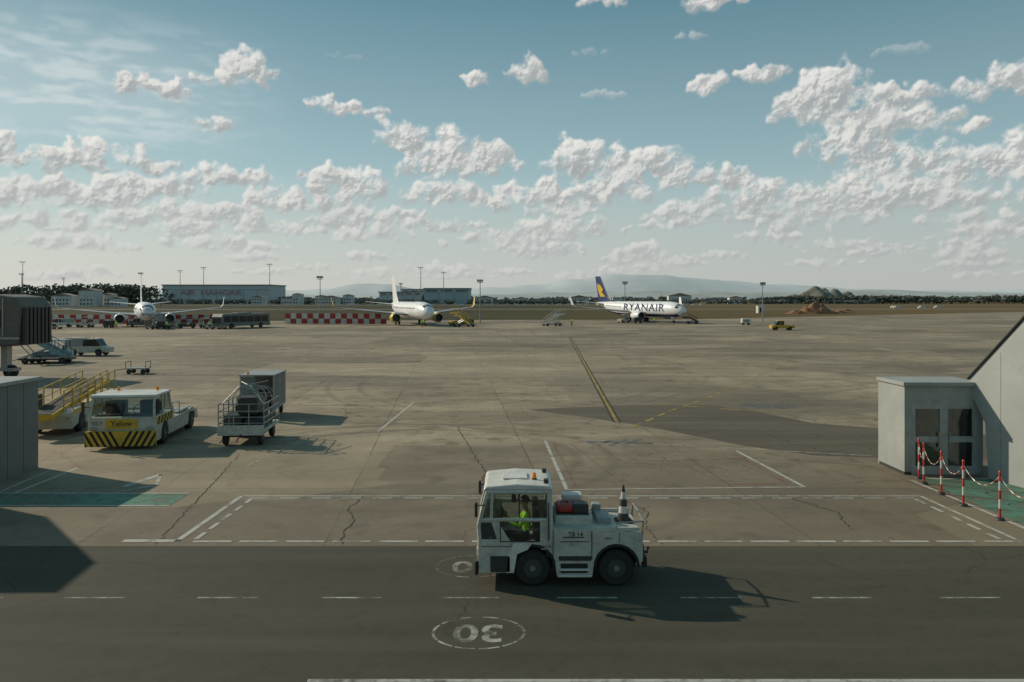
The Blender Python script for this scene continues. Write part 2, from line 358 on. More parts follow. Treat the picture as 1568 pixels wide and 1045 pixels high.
def mat_asphalt(name,a,bb,sc1=.3):
    m,N,b=newmat(name); o=N.obj()
    n1=N.noise(N.vm('MULTIPLY',o,(.25,1,1)),sc1,4,.6); n2=N.noise(o,60,3,.7); n3=N.noise(o,2.5,5,.65); n5=N.noise(N.vm('MULTIPLY',o,(.08,1,1)),1.1,3,.5)
    c=N.mix(N.rng(n1,.35,.65),a,bb); c=N.mix(N.rng(n3,.5,.75,0,.45),c,tuple(q*.55 for q in a)); c=N.mix(N.rng(n5,.5,.7,0,.4),c,tuple(q*1.35 for q in bb)); c=N.mix(N.rng(n2,.52,.8,0,.6),c,tuple(q*1.9 for q in bb))
    ow=N.vm('ADD',o,N.vm('MULTIPLY',N.noisec(o,.9,4),(1.4,1.4,0)))
    vo=N.t.nodes.new('ShaderNodeTexVoronoi'); vo.feature='DISTANCE_TO_EDGE'; vo.inputs['Scale'].default_value=.16; N.put(vo.inputs['Vector'],ow)
    ck=N.math('MULTIPLY',N.rng(vo.outputs['Distance'],.003,.001),N.rng(N.noise(o,.12,1),.5,.56)); c=N.mix(N.math('MULTIPLY',ck,.6),c,(.015,.015,.014))
    N.put(b.inputs['Base Color'],c); b.inputs['Roughness'].default_value=.9; b.inputs['Specular IOR Level'].default_value=.3; bump(N,b,n2,.35,.006); return m
sheet('ground',[(-16000,-300),(16000,-300),(16000,20000),(-16000,20000)],0,mat_grass())
sheet('apron',[(-900,-60),(900,-60),(900,600),(232,362),(52,232),(-6,226),(-60,216),(-300,222),(-900,250)],.02,mat_apron())
sheet('road',[(-300,12.75),(300,12.75),(300,19.85),(-300,19.85)],.024,mat_asphalt('road_asphalt',(.047,.044,.030),(.068,.062,.043)))
sheet('service_yard',[(-300,-20),(300,-20),(300,12.75),(-300,12.75)],.024,mat_asphalt('yard_asphalt',(.055,.052,.038),(.075,.07,.052)))
sheet('painted_shadow_patch',[(.9,44.2),(3.2,45),(7,46.0),(11.3,46.2),(13.3,43.4),(14.9,39.4),(18.5,37.2),(24,35),(24,30),(14.2,30.9),(11.9,31.3),(9.7,33.4),(6.76,38.0),(3.93,41.3)],.024,mat_asphalt('painted_shadow_tone',(.080,.067,.048),(.112,.094,.065)))  # darker sheet with a cast shadow put into its colour; it has no caster
sheet('taxiway',[(-1500,395),(1500,470),(1500,500),(-1500,425)],.02,mat_asphalt('taxiway_asphalt',(.12,.11,.09),(.17,.15,.12),.02))
sheet('runway',[(-3000,640),(3000,720),(3000,775),(-3000,695)],.02,mat_asphalt('runway_asphalt',(.09,.085,.075),(.13,.12,.10),.02))

ZM=.028
def strip(L,p,q,wd):
    p=Vector(p);q=Vector(q);d=(q-p).normalized();n=Vector((-d.y,d.x))*wd/2
    L.append([p-n,q-n,q+n,p+n])
def dashes(L,p,q,wd,on,off,start=0):
    p=Vector(p);q=Vector(q);d=(q-p);ln=d.length;d.normalize();t=start
    while t<ln:
        strip(L,p+d*t,p+d*min(t+on,ln),wd); t+=on+off
def marks(name,L,m,z=ZM,parent=None):
    V=[];F=[]
    for q in L:
        k=len(V);V+=[(a.x,a.y,z) for a in q];F.append(tuple(range(k,k+len(q))))
    return addmesh(parent,name,V,F,m)
L=[]
dashes(L,(-8.1,20.22),(40,20.22),.13,.98,.2)
strip(L,(-9.9,20.27),(-8.45,20.27),.22); strip(L,(-8.52,20.2),(-8.44,24.86),.15)
dashes(L,(-8.1,20.4),(-8.02,24.5),.12,.6,.3)
strip(L,(-8.4,24.86),(12.75,24.86),.10); dashes(L,(-8.1,24.6),(12.4,24.6),.10,.6,.35)
strip(L,(12.75,24.86),(12.9,20.3),.12); dashes(L,(12.4,24.5),(12.5,20.4),.12,.6,.3)
strip(L,(13.55,27),(13.8,20.3),.13)
marks('equipment_area_marking',L,M['wpaint'])
L=[]
for c in(-21,-18.4,-15.9,-13.4,-11.1,-8.6,-5.86,-3.3,-.89,1.55,4.1,6.8,9.45,12.1,14.7,17.3,20): strip(L,(c-.62,16.42),(c+.62,16.42),.07)
marks('road_centre_line',L,M['wpaint3'])
L=[]; strip(L,(-3.3,12.86),(40,12.86),.10); marks('road_edge_line',L,M['wpaint'])
L=[]
strip(L,(1.44,34.5),(1.77,25.7),.13); strip(L,(1.77,25.7),(9.6,26.05),.09); strip(L,(9.57,26.05),(9.08,32.2),.13)
strip(L,(-6.2,36.9),(-5.8,47.9),.13)
marks('stand_marking',L,M['wpaint'])
L=[]; strip(L,(-12,36.3),(1.6,35.2),.13); strip(L,(1.6,35.2),(14.1,31.2),.13); strip(L,(-30,60),(-6,58),.1); strip(L,(-9,35.8),(-9.9,28),.08)
marks('faint_stand_marking',L,M['wpaint3'])
L=[]; strip(L,(1.75,34.2),(2.1,26.2),.1); strip(L,(2.1,26.2),(9.2,26.5),.08);strip(L,(9.2,26.5),(8.8,31.8),.1)
for i in range(6): strip(L,(2.5+i*1.1,33.8-i*.4),(3.6+i*1.1,27),.06)
marks('red_hatching',L,M['rpaint'])
L=[]; strip(L,(9.25,128),(5.23,39.6),.42); marks('lead_in_line_border',L,M['kpaint'])
L=[]; strip(L,(9.25,128),(5.23,39.6),.17); marks('lead_in_line',L,M['ypaint'],.032)
L=[]
cp=[(5.8,38.2),(8.6,43.5),(12.2,49.4),(16.8,58),(22.1,68),(39.6,103.6)]
for a,b in zip(cp,cp[1:]): dashes(L,a,b,.18,1.1,.9)
dashes(L,(8.2,46.6),(15,42.6),.2,1.1,.9); dashes(L,(20,120),(160,190),.4,30,0)
marks('dashed_guide_line',L,M['ypaint'],.032)
L=[]
for i in range(3): strip(L,(3.6+i*.5,33.4),(4.6+i*.5,34.9),.3)
strip(L,(3.2,34.2),(6,34.0),.5); strip(L,(13.3,46.2),(16,45.2),1.6)
marks('blue_stand_number',L,M['bpaint'])
L=[]; strip(L,(-120,150),(60,141),.3); strip(L,(-90,112),(100,118),.2); strip(L,(-60,86),(-10,82),.15); strip(L,(20,165),(180,190),.3)
strip(L,(-46,57),(-38,125),.15); strip(L,(-23,62),(-21,110),.12); strip(L,(12,70),(60,74),.15)
marks('far_stand_marking',L,M['wpaint2'])
def crack(name,pts,wd=.03):
    V=[];F=[];P=[]
    for (a,b),(c,d) in zip(pts,pts[1:]):
        n=max(2,int(math.hypot(c-a,d-b)/.18))
        for i in range(n):
            t=i/n; P.append((a+(c-a)*t+random.gauss(0,.035),b+(d-b)*t+random.gauss(0,.02)))
    P.append(pts[-1])
    for i,(x,y) in enumerate(P):
        q=Vector(P[min(i+1,len(P)-1)])-Vector(P[max(i-1,0)]); n=Vector((-q.y,q.x)).normalized()*wd*random.uniform(.25,.8)
        V+=[(x-n.x,y-n.y,.0262),(x+n.x,y+n.y,.0262)]
    for i in range(len(P)-1): F.append((2*i,2*i+1,2*i+3,2*i+2))
    addmesh(None,name,V,F,M['crack'])
crack('pavement_crack',[(-4.63,24.8),(-4.8,23.4),(-4.35,22),(-4.45,21.2),(-4.26,20.0)],.035)
crack('pavement_crack',[(-2.63,38.2),(-1.6,32),(-.98,28.5),(-1.0,25)],.035)
crack('pavement_crack',[(-10.8,31.6),(-9.9,26),(-8.96,20)],.03)
crack('pavement_crack',[(-22,47),(-12,46),(-4.5,45.2)],.04)
crack('pavement_crack',[(4,30.5),(6,30.2),(9.5,30.8),(13,29.5)],.025)
crack('pavement_crack',[(3.5,24.3),(3.9,23),(3.6,21.4),(3.8,20)],.025)
crack('pavement_crack',[(8.6,24.6),(9.4,23),(9.1,21.5)],.025)
crack('pavement_crack',[(-14,63),(-6,60),(2,61)],.06)
crack('pavement_crack',[(-30,64),(-22,63.5),(-14,63)],.07)
def roundel(name,cx,cy,rx,ry,m):
    L=[]
    for k in range(12):
        a0=k*30+2;a1=a0+26;n=6
        for i in range(n):
            t0=R(a0+(a1-a0)*i/n);t1=R(a0+(a1-a0)*(i+1)/n)
            L.append([Vector((cx+math.cos(t)*rx*s,cy+math.sin(t)*ry*s)) for t,s in((t0,1),(t1,1),(t1,.935),(t0,.935))])
    e=empty(name,(0,0,0)); marks('ring',L,m,ZM,e)
    rt=Matrix(((-1,0,0),(0,-1.0,0),(0,0,1)))
    textmesh(e,'digits','30',1.05,m,(cx,cy,ZM),rt,0,.92,.02)
roundel('speed_limit_marking',-.615,14.72,.87,.72,M['wpaint3'])
roundel('speed_limit_marking',-.9,18.35,.87,.75,M['wpaint2'])
def walkway(name,x0,x1,y0,y1,b=True):
    e=empty(name); sheet('surface',[(x0,y0),(x1,y0),(x1,y1),(x0,y1)],ZM,M['gpaint'],e)
    L=[];strip(L,(x0,y0),(x1,y0),.1);strip(L,(x0,y1),(x1,y1),.1); marks('border',L,M['wpaint'],.032,e)
walkway('pedestrian_walkway',-30,-10.2,23.7,25.2)
walkway('pedestrian_walkway',13.95,18,20.4,27.2)
L=[]; strip(L,(-15.75,24.5),(-15.8,29),.13); strip(L,(-16.3,25),(-16.6,29),.1); strip(L,(-12.3,27.9),(-11.75,26.3),.12); strip(L,(-11.75,26.3),(-12.6,25.4),.12)
strip(L,(-12.3,27.9),(-12.7,26.1),.25)
marks('walkway_arrow_marking',L,M['wpaint'])

# ------------------------------------------------------------------ terminal pieces
def vestibule(name,x0,x1,y0,y1,h,door=True):
    e=empty(name)
    if door:
        dx0,dx1,dh=x0+.25,x1-.12,2.62
        boxes(e,'walls',[(x0,x0+.12,y0+.121,y1,0,h),(x1-.001,x1+.1,y0+.13,y1,0,h),(x0,x1+.1,y1+.001,y1+.1,0,h),
            (x0,dx0,y0,y0+.12,0,h),(dx0,dx1,y0,y0+.12,dh,h),(dx1,x1+.1,y0,y0+.12,0,h)],M['wall'])
        n=2;wd=(dx1-dx0)/n
        fr=[];gl=[]
        for i in range(n):
            a=dx0+i*wd;b=a+wd
            fr+=[(a,a+.14,y0+.02,y0+.09,0,dh),(b-.14,b,y0+.02,y0+.09,0,dh),(a+.14,b-.14,y0+.02,y0+.09,0,.32),(a+.14,b-.14,y0+.02,y0+.09,1.15,1.36),(a+.14,b-.14,y0+.02,y0+.09,dh-.3,dh)]
            gl+=[(a+.14,b-.14,y0+.05,y0+.06,.32,1.15),(a+.14,b-.14,y0+.05,y0+.06,1.36,dh-.3)]
        boxes(e,'door_frames',fr,M['frame']); boxes(e,'door_glass',gl,M['glass'])
        boxes(e,'door_handles',[(dx0+wd-.2,dx0+wd-.17,y0-.05,y0-.02,.95,1.5),(dx0+wd+.17,dx0+wd+.2,y0-.05,y0-.02,.95,1.5)],M['metal'])
        box(e,'red_extinguisher_box',dx0+.3,dx0+.6,y0+.3,y0+.5,1.4,1.85,M['red']); box(e,'red_sign',dx1-.7,dx1-.4,y0+.3,y0+.35,1.5,1.85,M['red'])
        boxes(e,'dark_interior',[(x0+.13,x1-.01,y0+.13,y1-.01,.0,.03),(x0+.13,x1-.01,y1-.03,y1-.004,.03,h-.01),(x0+.125,x0+.14,y0+.13,y1-.03,.03,h-.01)],M['dark'],0)
    else:
        box(e,'walls',x0,x1,y0,y1,0,h,M['dgrey'],.02)
        boxes(e,'panel_seams',[(x1,x1+.004,y0+.8,y0+.82,0,h),(x1,x1+.004,y0+1.7,y0+1.72,0,h)],M['dark'])
    box(e,'roof_slab',x0-.08,x1+.1,y0-.1,y1+.1,h+.002,h+.14,M['wall'],.02)
    boxes(e,'plinth',[(x0-.01,x0+.24,y0-.012,y0-.001,0,.12),(x0-.012,x0-.001,y0,y1,0,.12)],M['dark'])
    return e
vestibule('gate_vestibule',13.75,16.4,27.9,29.8,3.12)
vestibule('gate_vestibule',-22,-17.3,26.5,29.1,3.2,False)
e=empty('stair_enclosure')
def wallpoly(name,base,prof,thick,m):
    a=Vector((16.17,27.85,0)); d=Vector((.30,-1.2,0)).normalized(); n=Vector((1.2,.30,0)).normalized()
    V=[a+d*s+Vector((0,0,z)) for s,z in prof]+[a+d*s+n*thick+Vector((0,0,z)) for s,z in prof]; k=len(prof)
    F=[tuple(range(k)),tuple(range(2*k-1,k-1,-1))]+[(i,(i+1)%k,(i+1)%k+k,i+k) for i in range(k)]
    return addmesh(e,name,V,F,m,bevel=.01)
wallpoly('side_wall',None,[(.6,0),(8,0),(8,9.4),(6,9.4),(-.25,3.32),(-.25,3.0),(.45,1.9)],3.5,M['wall2'])
a=Vector((16.17,27.85,0)); d=Vector((.30,-1.2,0)).normalized(); n=Vector((1.2,.30,0)).normalized()
tubes(e,'roof_edge_trim',[([a+d*-.27-n*.02+Vector((0,0,3.36)),a+d*6-n*.02+Vector((0,0,9.45))],.05)],M['dark'],6)
tubes(e,'cladding_seams',[([a+d*s-n*.002+Vector((0,0,.02)),a+d*s-n*.002+Vector((0,0,3.3+s*.98))],.006) for s in(1.1,2.2,3.3)],M['dgrey'],4)
e=empty('boarding_bridge')
prism(e,'walkway_tunnel',[(-20.0,22.1),(-20.2,24.0),(-23.6,27.9),(-40,33),(-40,21.7)],3.4,6.3,M['wall2'],0,'z')
boxes(e,'support_columns',[(-22.5,-22.1,22.6,23.0,0,3.4),(-30,-29.6,24,24.4,0,3.4),(-30,-29.6,27,27.4,0,3.4)],M['metal'])
e=empty('passenger_boarding_bridge')
prism(e,'cab',[(-44,2.4),(-37.2,2.6),(-37,5.6),(-37.5,6.3),(-39,6.5),(-44,6.4)],60,64,M['brown'],.15)
prism(e,'tunnel',[(-75,2.2),(-44,2.5),(-44,6.1),(-75,6.3)],60.6,63.4,M['grey'],.05)
boxes(e,'tunnel_ribs',[(-44-i*1.6,-43.9-i*1.6,60.5,63.5,2.4,6.35) for i in range(12)],M['brown'])
boxes(e,'cab_windows',[(-37.1,-36.96,60.5,63.5,3.6,5.2),(-42.5,-38.5,59.96,59.99,4.0,5.3)],M['dglass'])
boxes(e,'cab_trim',[(-44,-37.1,59.95,59.995,3.1,3.25),(-38.4,-38.3,59.95,59.995,3.3,6.2)],M['metal'])
boxes(e,'canopy_bellows',[(-37.0,-36.7,60.2+i*.5,60.5+i*.5,2.7,5.5) for i in range(7)],M['dark'],.02)
boxes(e,'support_columns',[(-42.2,-41.6,61.7,62.3,.7,2.5),(-39.6,-39.1,61.7,62.3,.7,2.5),(-43,-38.5,61.5,62.5,.55,.8)],M['metal'])
for i,x in enumerate((-42.5,-39)): wheel(e,'wheel_%d'%i,x,62,.5,.5,.5)
st=[]
for i in range(12): st.append((-44.5+i*.32,-44.15+i*.32,58.4,59.4,.3+i*.2,.36+i*.2))
boxes(e,'service_stairs',st,M['metal'])
tubes(e,'stair_rails',[([(-44.5,y,.3),(-40.7,y,2.6)],.06) for y in(58.4,59.4)]+[([(-44.5,y,1.4),(-40.7,y,3.7)],.03) for y in(58.4,59.4)]+[([(-44.5+k*.6,y,.3+k*.37),(-44.5+k*.6,y,1.4+k*.37)],.02) for k in range(7) for y in(58.4,59.4)],M['metal'],6)

def chain_post(x,y,h=1.32):
    e=empty('barrier_post',(x,y,.03)); n=5
    for i in range(n):
        cyl(e,'band_%d'%i,(0,0,.06+i*(h-.06)/n),(0,0,.06+(i+1)*(h-.06)/n),.032,M['red'] if i%2==0 else M['white'],seg=12)
    cyl(e,'base',(0,0,0),(0,0,.06),.13,M['dark'],.11,16); cyl(e,'cap',(0,0,h),(0,0,h+.05),.04,M['red'],.02,12)
PP=[(13.95,27.3),(13.7,26.5),(13.53,25.1),(13.43,23.7),(13.6,22.2),(13.8,20.7)]
for x,y in PP: chain_post(x,y)
for c_,(m_) in enumerate(('red','white')):
    L=[]
    for (x0,y0),(x1,y1) in zip(PP,PP[1:]):
        pt=lambda t:(x0+(x1-x0)*t,y0+(y1-y0)*t,1.25-.42*4*t*(1-t))
        for i in range(c_,12,2): L.append(([pt(i/12),pt((i+1)/12)],.011))
    tubes(None,'barrier_chain',L,M[m_],6)

# ------------------------------------------------------------------ person
def person(name,loc,rot,J,E,RAD,labels,mats,scale=1.0):
    me=bpy.data.meshes.new(name); keys=list(J); idx={k:i for i,k in enumerate(keys)}
    me.from_pydata([J[k] for k in keys],[(idx[a],idx[b]) for a,b in E],[])
    o=bpy.data.objects.new(name,me); col.objects.link(o)
    o.modifiers.new('skin','SKIN')
    if not me.skin_vertices:
        bm=bmesh.new(); bm.from_mesh(me); bm.verts.layers.skin.verify(); bm.to_mesh(me); bm.free()
    for k,i in idx.items():
        r=RAD[k]; me.skin_vertices[0].data[i].radius=(r if isinstance(r,tuple) else (r,r)); me.skin_vertices[0].data[i].use_root=(k=='pelvis')
    s=o.modifiers.new('sub','SUBSURF'); s.levels=1; s.render_levels=1
    dg=bpy.context.evaluated_depsgraph_get(); dg.update(); m2=bpy.data.meshes.new_from_object(o.evaluated_get(dg))
    o.modifiers.clear(); o.data=m2; m2.materials.clear()
    for m in mats: m2.materials.append(m)
    segs=[(Vector(J[a]),Vector(J[b]),labels.get((a,b),0)) for a,b in E]
    for p in m2.polygons:
        p.use_smooth=True; c=p.center; best=9
        for a,b,l in segs:
            t=max(0,min(1,(c-a).dot(b-a)/max(1e-9,(b-a).length_squared))); d=(c-(a+(b-a)*t)).length
            if d<best: best=d; p.material_index=l
    o.location=loc; o.rotation_euler=(0,0,rot); o.scale=(scale,)*3
    return o
def hand(J,E,RAD,labels,wrist,tip,side,up,pre):
    W=Vector(wrist); d=(Vector(tip)-W).normalized(); s=Vector(side).normalized(); u=Vector(up).normalized()
    J[pre+'palm']=tuple(W+d*.06); RAD[pre+'palm']=(.034,.018); E.append((pre+'wrist',pre+'palm')); labels[(pre+'wrist',pre+'palm')]=2
    for i,(off,ln) in enumerate(((-.03,.07),(-.01,.08),(.011,.075),(.03,.058))):
        a=W+d*.095+s*off; b=a+d*ln*.5-u*.012; c=a+d*ln*.75-u*.045
        for nm,q in(('a',a),('b',b),('c',c)): J[pre+'f%d%s'%(i,nm)]=tuple(q); RAD[pre+'f%d%s'%(i,nm)]=.0095
        E+= [(pre+'palm',pre+'f%da'%i),(pre+'f%da'%i,pre+'f%db'%i),(pre+'f%db'%i,pre+'f%dc'%i)]
        for e in E[-3:]: labels[e]=2
    a=W+d*.045-s*.045; b=W+d*.085-s*.06-u*.02
    J[pre+'ta']=tuple(a);J[pre+'tb']=tuple(b);RAD[pre+'ta']=.012;RAD[pre+'tb']=.010
    E+=[(pre+'palm',pre+'ta'),(pre+'ta',pre+'tb')]
    for e in E[-2:]: labels[e]=2
def make_person(name,loc,rot,pose='stand'):
    J={};RAD={};E=[];lab={}
    def add(k,p,r): J[k]=p;RAD[k]=r
    def ed(a,b,l): E.append((a,b)); lab[(a,b)]=l
    if pose=='sit':
        add('pelvis',(0,0,0),(.16,.12)); add('belly',(0,.0,.17),(.15,.11)); add('chest',(0,-.01,.38),(.18,.12)); add('neckb',(0,-.01,.53),(.07,.06)); add('neck',(0,-.03,.6),.052)
        add('head',(0,-.05,.70),(.078,.092)); add('crown',(0,-.04,.79),(.062,.075))
        for s,n in((1,'l'),(-1,'r')):
            add(n+'sh',(.2*s,0,.47),.065); add(n+'el',(.25*s,-.16,.24),.047); add(n+'wrist',(.17*s,-.38,.30),.03)
            add(n+'hip',(.1*s,-.03,-.02),.095); add(n+'kn',(.14*s,-.46,.02),.065); add(n+'an',(.14*s,-.56,-.38),.042); add(n+'toe',(.15*s,-.70,-.42),.038)
    else:
        sw=.18 if pose=='walk' else .02
        add('pelvis',(0,0,.95),(.15,.11)); add('belly',(0,0,1.1),(.14,.10)); add('chest',(0,-.01,1.32),(.17,.115)); add('neckb',(0,0,1.46),(.07,.06)); add('neck',(0,-.01,1.53),.05)
        add('head',(0,-.03,1.63),(.075,.09)); add('crown',(0,-.02,1.72),(.06,.072))
        for s,n in((1,'l'),(-1,'r')):
            add(n+'sh',(.19*s,0,1.41),.06); add(n+'el',(.25*s,.03+sw*s,1.13),.044); add(n+'wrist',(.25*s,-.06+sw*s*1.3,.88),.028)
            add(n+'hip',(.09*s,0,.9),.09); add(n+'kn',(.10*s,-.03-sw*s,.5),.062); add(n+'an',(.10*s,.02-sw*s*1.6,.09),.04); add(n+'toe',(.11*s,-.14-sw*s*1.6,.04),.036)
    ed('pelvis','belly',1); ed('belly','chest',1); ed('chest','neckb',1); ed('neckb','neck',2); ed('neck','head',2); ed('head','crown',2)
    for n in 'lr':
        ed('chest',n+'sh',1); ed(n+'sh',n+'el',1); ed(n+'el',n+'wrist',1)
        ed('pelvis',n+'hip',0); ed(n+'hip',n+'kn',0); ed(n+'kn',n+'an',0); ed(n+'an',n+'toe',3)
        W=Vector(J[n+'wrist']); d=(W-Vector(J[n+'el'])).normalized(); s=1 if n=='l' else -1
        hand(J,E,RAD,lab,W,W+d,(s,0,0) if pose=='sit' else (0,1,0),(0,0,1) if pose=='sit' else (s,0,0),n)
    o=person(name,loc,rot,J,E,RAD,lab,[M['trousers'],M['hivis'],M['skin'],M['black']])
    h=Vector(J['head'])
    def sph(nm,c,r,m,f=None):
        bm=bmesh.new(); bmesh.ops.create_uvsphere(bm,u_segments=12,v_segments=8,radius=1)
        for v in bm.verts: v.co=Vector((v.co.x*r[0],v.co.y*r[1],v.co.z*r[2]))+Vector(c)
        if f: bmesh.ops.delete(bm,geom=[v for v in bm.verts if f(v.co)],context='VERTS')
        me=bpy.data.meshes.new(nm); bm.to_mesh(me); bm.free(); me.materials.append(m); q=bpy.data.objects.new(nm,me); col.objects.link(q); q.parent=o
        for p in me.polygons:p.use_smooth=True
    sph('hair',h+Vector((0,.015,.055)),(.09,.108,.10),M['hair'],lambda c:c.z<h.z+.0 and c.y<h.y+.03 or c.y<h.y-.075 and c.z<h.z+.07)
    sph('nose',h+Vector((0,-.1,.0)),(.013,.02,.02),M['skin'])
    for s in(1,-1):
        sph('ear',h+Vector((.083*s,.01,.0)),(.012,.02,.03),M['skin']); sph('eye',h+Vector((.03*s,-.088,.03)),(.012,.008,.008),M['dark'])
    sph('mouth',h+Vector((0,-.088,-.045)),(.025,.008,.007),M['red'])
    return o

# ------------------------------------------------------------------ main tow tractor
def arc(cx,cz,r,a0,a1,n=10): return [(cx+math.cos(R(a0+(a1-a0)*i/n))*r,cz+math.sin(R(a0+(a1-a0)*i/n))*r) for i in range(n+1)]
TX,TY=1.04,17.88
e=empty('tow_tractor',(TX,TY,.024),0)
prof=[(-1.74,.30),(-1.76,.62),(-1.75,.9),(-.19,.9),(-.19,1.24),(.2,1.24),(1.72,1.16),(1.76,1.1),(1.76,.55),(1.70,.5)]
prof+=[p for p in arc(1.2,.42,.5,8,180)]+[(.68,.22),(-.08,.22)]+[p for p in arc(-.6,.42,.5,0,172)]+[(-1.16,.3)]
prism(e,'body_shell',prof,-.84,.84,M['white2'],.02)
box(e,'underbody_blocker',-1.6,1.65,-.52,.52,.3,.85,M['black'],0)  # black box added under the shell to block light through the wheel arches
for i,x in enumerate((-.6,1.2)):
    for s in(-1,1):
        P=arc(x,.42,.497,0,180); Q=arc(x,.42,.44,0,180)[::-1]
        prism(e,'arch_liner_%d%d'%(i,s),P+Q,s*.80,s*.845,M['black'])
        prism(e,'arch_inner_%d%d'%(i,s),arc(x,.42,.495,0,180),s*.545,s*.56,M['black'])
        wheel(e,'wheel_%d_%d'%(i,s),x,s*.68,.39,.39,.26)
for s in(-1,1):
    y=s*.842
    a,b=(y-.02,y) if s<0 else (y,y+.02)
    a2,b2=(y-.012,y) if s<0 else (y,y+.012)
    boxes(e,'step_recess_%d'%s,[(.0,.58,a2,b2,.30,.50)],M['black'])
    boxes(e,'step_tread_%d'%s,[(-.02,.62,a-.05 if s<0 else a,b if s<0 else b+.05,.36,.40),(-.06,.66,a-.03 if s<0 else a,b if s<0 else b+.03,.22,.27)],M['white'],.01)
    boxes(e,'black_sill_%d'%s,[(-1.5,-1.08,a,b,.32,.66),(-.04,.66,a2,b2,.56,.66)],M['dark'],.01)
    boxes(e,'panel_seams_%d'%s,[(.66,.675,a2,b2,.6,1.2),(-.17,-.155,a2,b2,.6,1.2),(.0,.6,a2,b2,.96,.975),(.05,.5,a2,b2,1.05,1.07),(1.25,1.26,a2,b2,.95,1.16),(-1.7,-.2,a2,b2,.86,.87)],M['dark'])
    boxes(e,'latches_%d'%s,[(.2,.28,a2,b2,.9,.93),(.95,1.1,a2,b2,1.02,1.06),(-.42,-.3,a2,b2,.80,.83)],M['metal'])
    prism(e,'fender_%d'%s,[(-1.16,.30),(-1.0,.30),(-.93,.70),(-.7,.80),(-.6,.94),(-1.0,.94),(-1.13,.7)],a,b,M['white'],.01)
    tubes(e,'grab_rail_%d'%s,[([(-.26,y*1.03,1.0),(-.26,y*1.07,1.05),(-.26,y*1.07,1.75),(-.26,y*1.03,1.8)],.014)],M['dark'],6)
    L=[([(-1.72,y*.99,.9),(-1.75,y*.99,1.32),(-1.56,y*.93,2.06)],.045),([(-.22,y*.99,.9),(-.22,y*.99,1.4),(-.24,y*.93,2.06)],.06),
       ([(-1.73,y*.98,1.43),(-.22,y*.98,1.43)],.042),([(-1.5,y*.975,.95),(-1.46,y*.94,2.0)],.03),([(-1.60,y*.935,2.02),(-.22,y*.935,2.02)],.05)]
    tubes(e,'cab_frame_%d'%s,L,M['white2'],8)
    yy=y*.985
    ya,yb=(yy-.015,yy+.015)
    boxes(e,'door_panel_%d'%s,[(-1.72,-1.28,ya,yb,.9,1.42),(-.46,-.2,ya,yb,.9,1.42),(-1.28,-.46,ya,yb,.9,.98)],M['white2'])
    yo=yb+.002 if s>0 else ya-.002
    addmesh(e,'quarter_light_%d'%s,[(-1.70,yo,1.02),(-1.36,yo,1.02),(-1.48,yo,1.38),(-1.72,yo,1.38)],[(0,1,2,3)],M['dark'])
    addmesh(e,'door_corner_%d'%s,[(-1.28,yb if s>0 else ya,.98),(-1.08,yb if s>0 else ya,.98),(-1.28,yb if s>0 else ya,1.3)],[(0,1,2)],M['white2'])
    addmesh(e,'side_glass_%d'%s,[(-1.68,y*.96,1.45),(-.26,y*.96,1.45),(-.28,y*.925,2.0),(-1.56,y*.925,2.0)],[(0,1,2,3)],M['glass'])
    addmesh(e,'lower_glass_%d'%s,[(-1.28,y*.975,.98),(-.46,y*.975,.98),(-.46,y*.975,1.42),(-1.28,y*.975,1.42)],[(0,1,2,3)],M['glass'])
    boxes(e,'window_seal_%d'%s,[(-1.30,-1.28,ya-.006,yb+.006,.98,1.42),(-.46,-.44,ya-.006,yb+.006,.98,1.42),(-1.3,-.44,ya-.006,yb+.006,.96,.98),(-.9,-.87,min(ya*.955,yb*.955),max(ya*.955,yb*.955),1.45,1.98)],M['dark'])
    tubes(e,'mirror_arm_%d'%s,[([(-1.62,y,1.75),(-1.78,y*1.18,1.78)],.012)],M['dark'],6)
    box(e,'mirror_%d'%s,-1.83,-1.77,min(y*1.28,y*1.12),max(y*1.28,y*1.12),1.55,1.85,M['dark'],.015)
box(e,'front_panel',-1.78,-1.73,-.78,.78,.5,1.3,M['white2'],.02)
addmesh(e,'windscreen',[(-1.755,-.78,1.32),(-1.755,.78,1.32),(-1.58,.74,2.03),(-1.58,-.74,2.03)],[(0,1,2,3)],M['glass'])
addmesh(e,'rear_glass',[(-.2,-.78,1.3),(-.2,.78,1.3),(-.24,.74,2.0),(-.24,-.74,2.0)],[(0,1,2,3)],M['glass'])
tubes(e,'far_pillars',[([(-1.0,.8,1.4),(-1.0,.77,2.05)],.06),([(-.2,.0,1.3),(-.24,0,2.03)],.03)],M['dark'],6)
box(e,'front_bumper',-1.84,-1.76,-.86,.86,.25,.55,M['black'],.03)
boxes(e,'headlamps',[(-1.80,-1.77,-.72,-.5,.62,.78),(-1.80,-1.77,.5,.72,.62,.78)],M['white'],.01)
prism(e,'roof',[(-1.66,2.06),(-1.6,2.13),(-.95,2.19),(-.24,2.15),(-.14,2.06)],-.82,.82,M['white'],.03)
boxes(e,'roof_hatch',[(-1.25,-.7,-.3,.3,2.18,2.21)],M['white'],.01)
cyl(e,'beacon_base',(-.55,-.25,2.16),(-.55,-.25,2.2),.06,M['dark'],seg=14); cyl(e,'beacon',(-.55,-.25,2.2),(-.55,-.25,2.32),.055,M['orange'],.035,14)
boxes(e,'roof_lamps',[(-.35,-.25,-.6,-.45,2.16,2.24),(-.35,-.25,.45,.6,2.16,2.24)],M['dark'],.01)
box(e,'cab_floor',-1.7,-.2,-.75,.75,.6,.66,M['dark'],0)
box(e,'headlining',-1.58,-.24,-.76,.76,2.0,2.055,M['dark'],0)
box(e,'dashboard',-1.7,-1.38,-.72,.72,.66,1.25,M['dark'],.03)
boxes(e,'rear_bulkhead',[(-.3,-.22,-.76,.76,.66,1.35)],M['dark'])
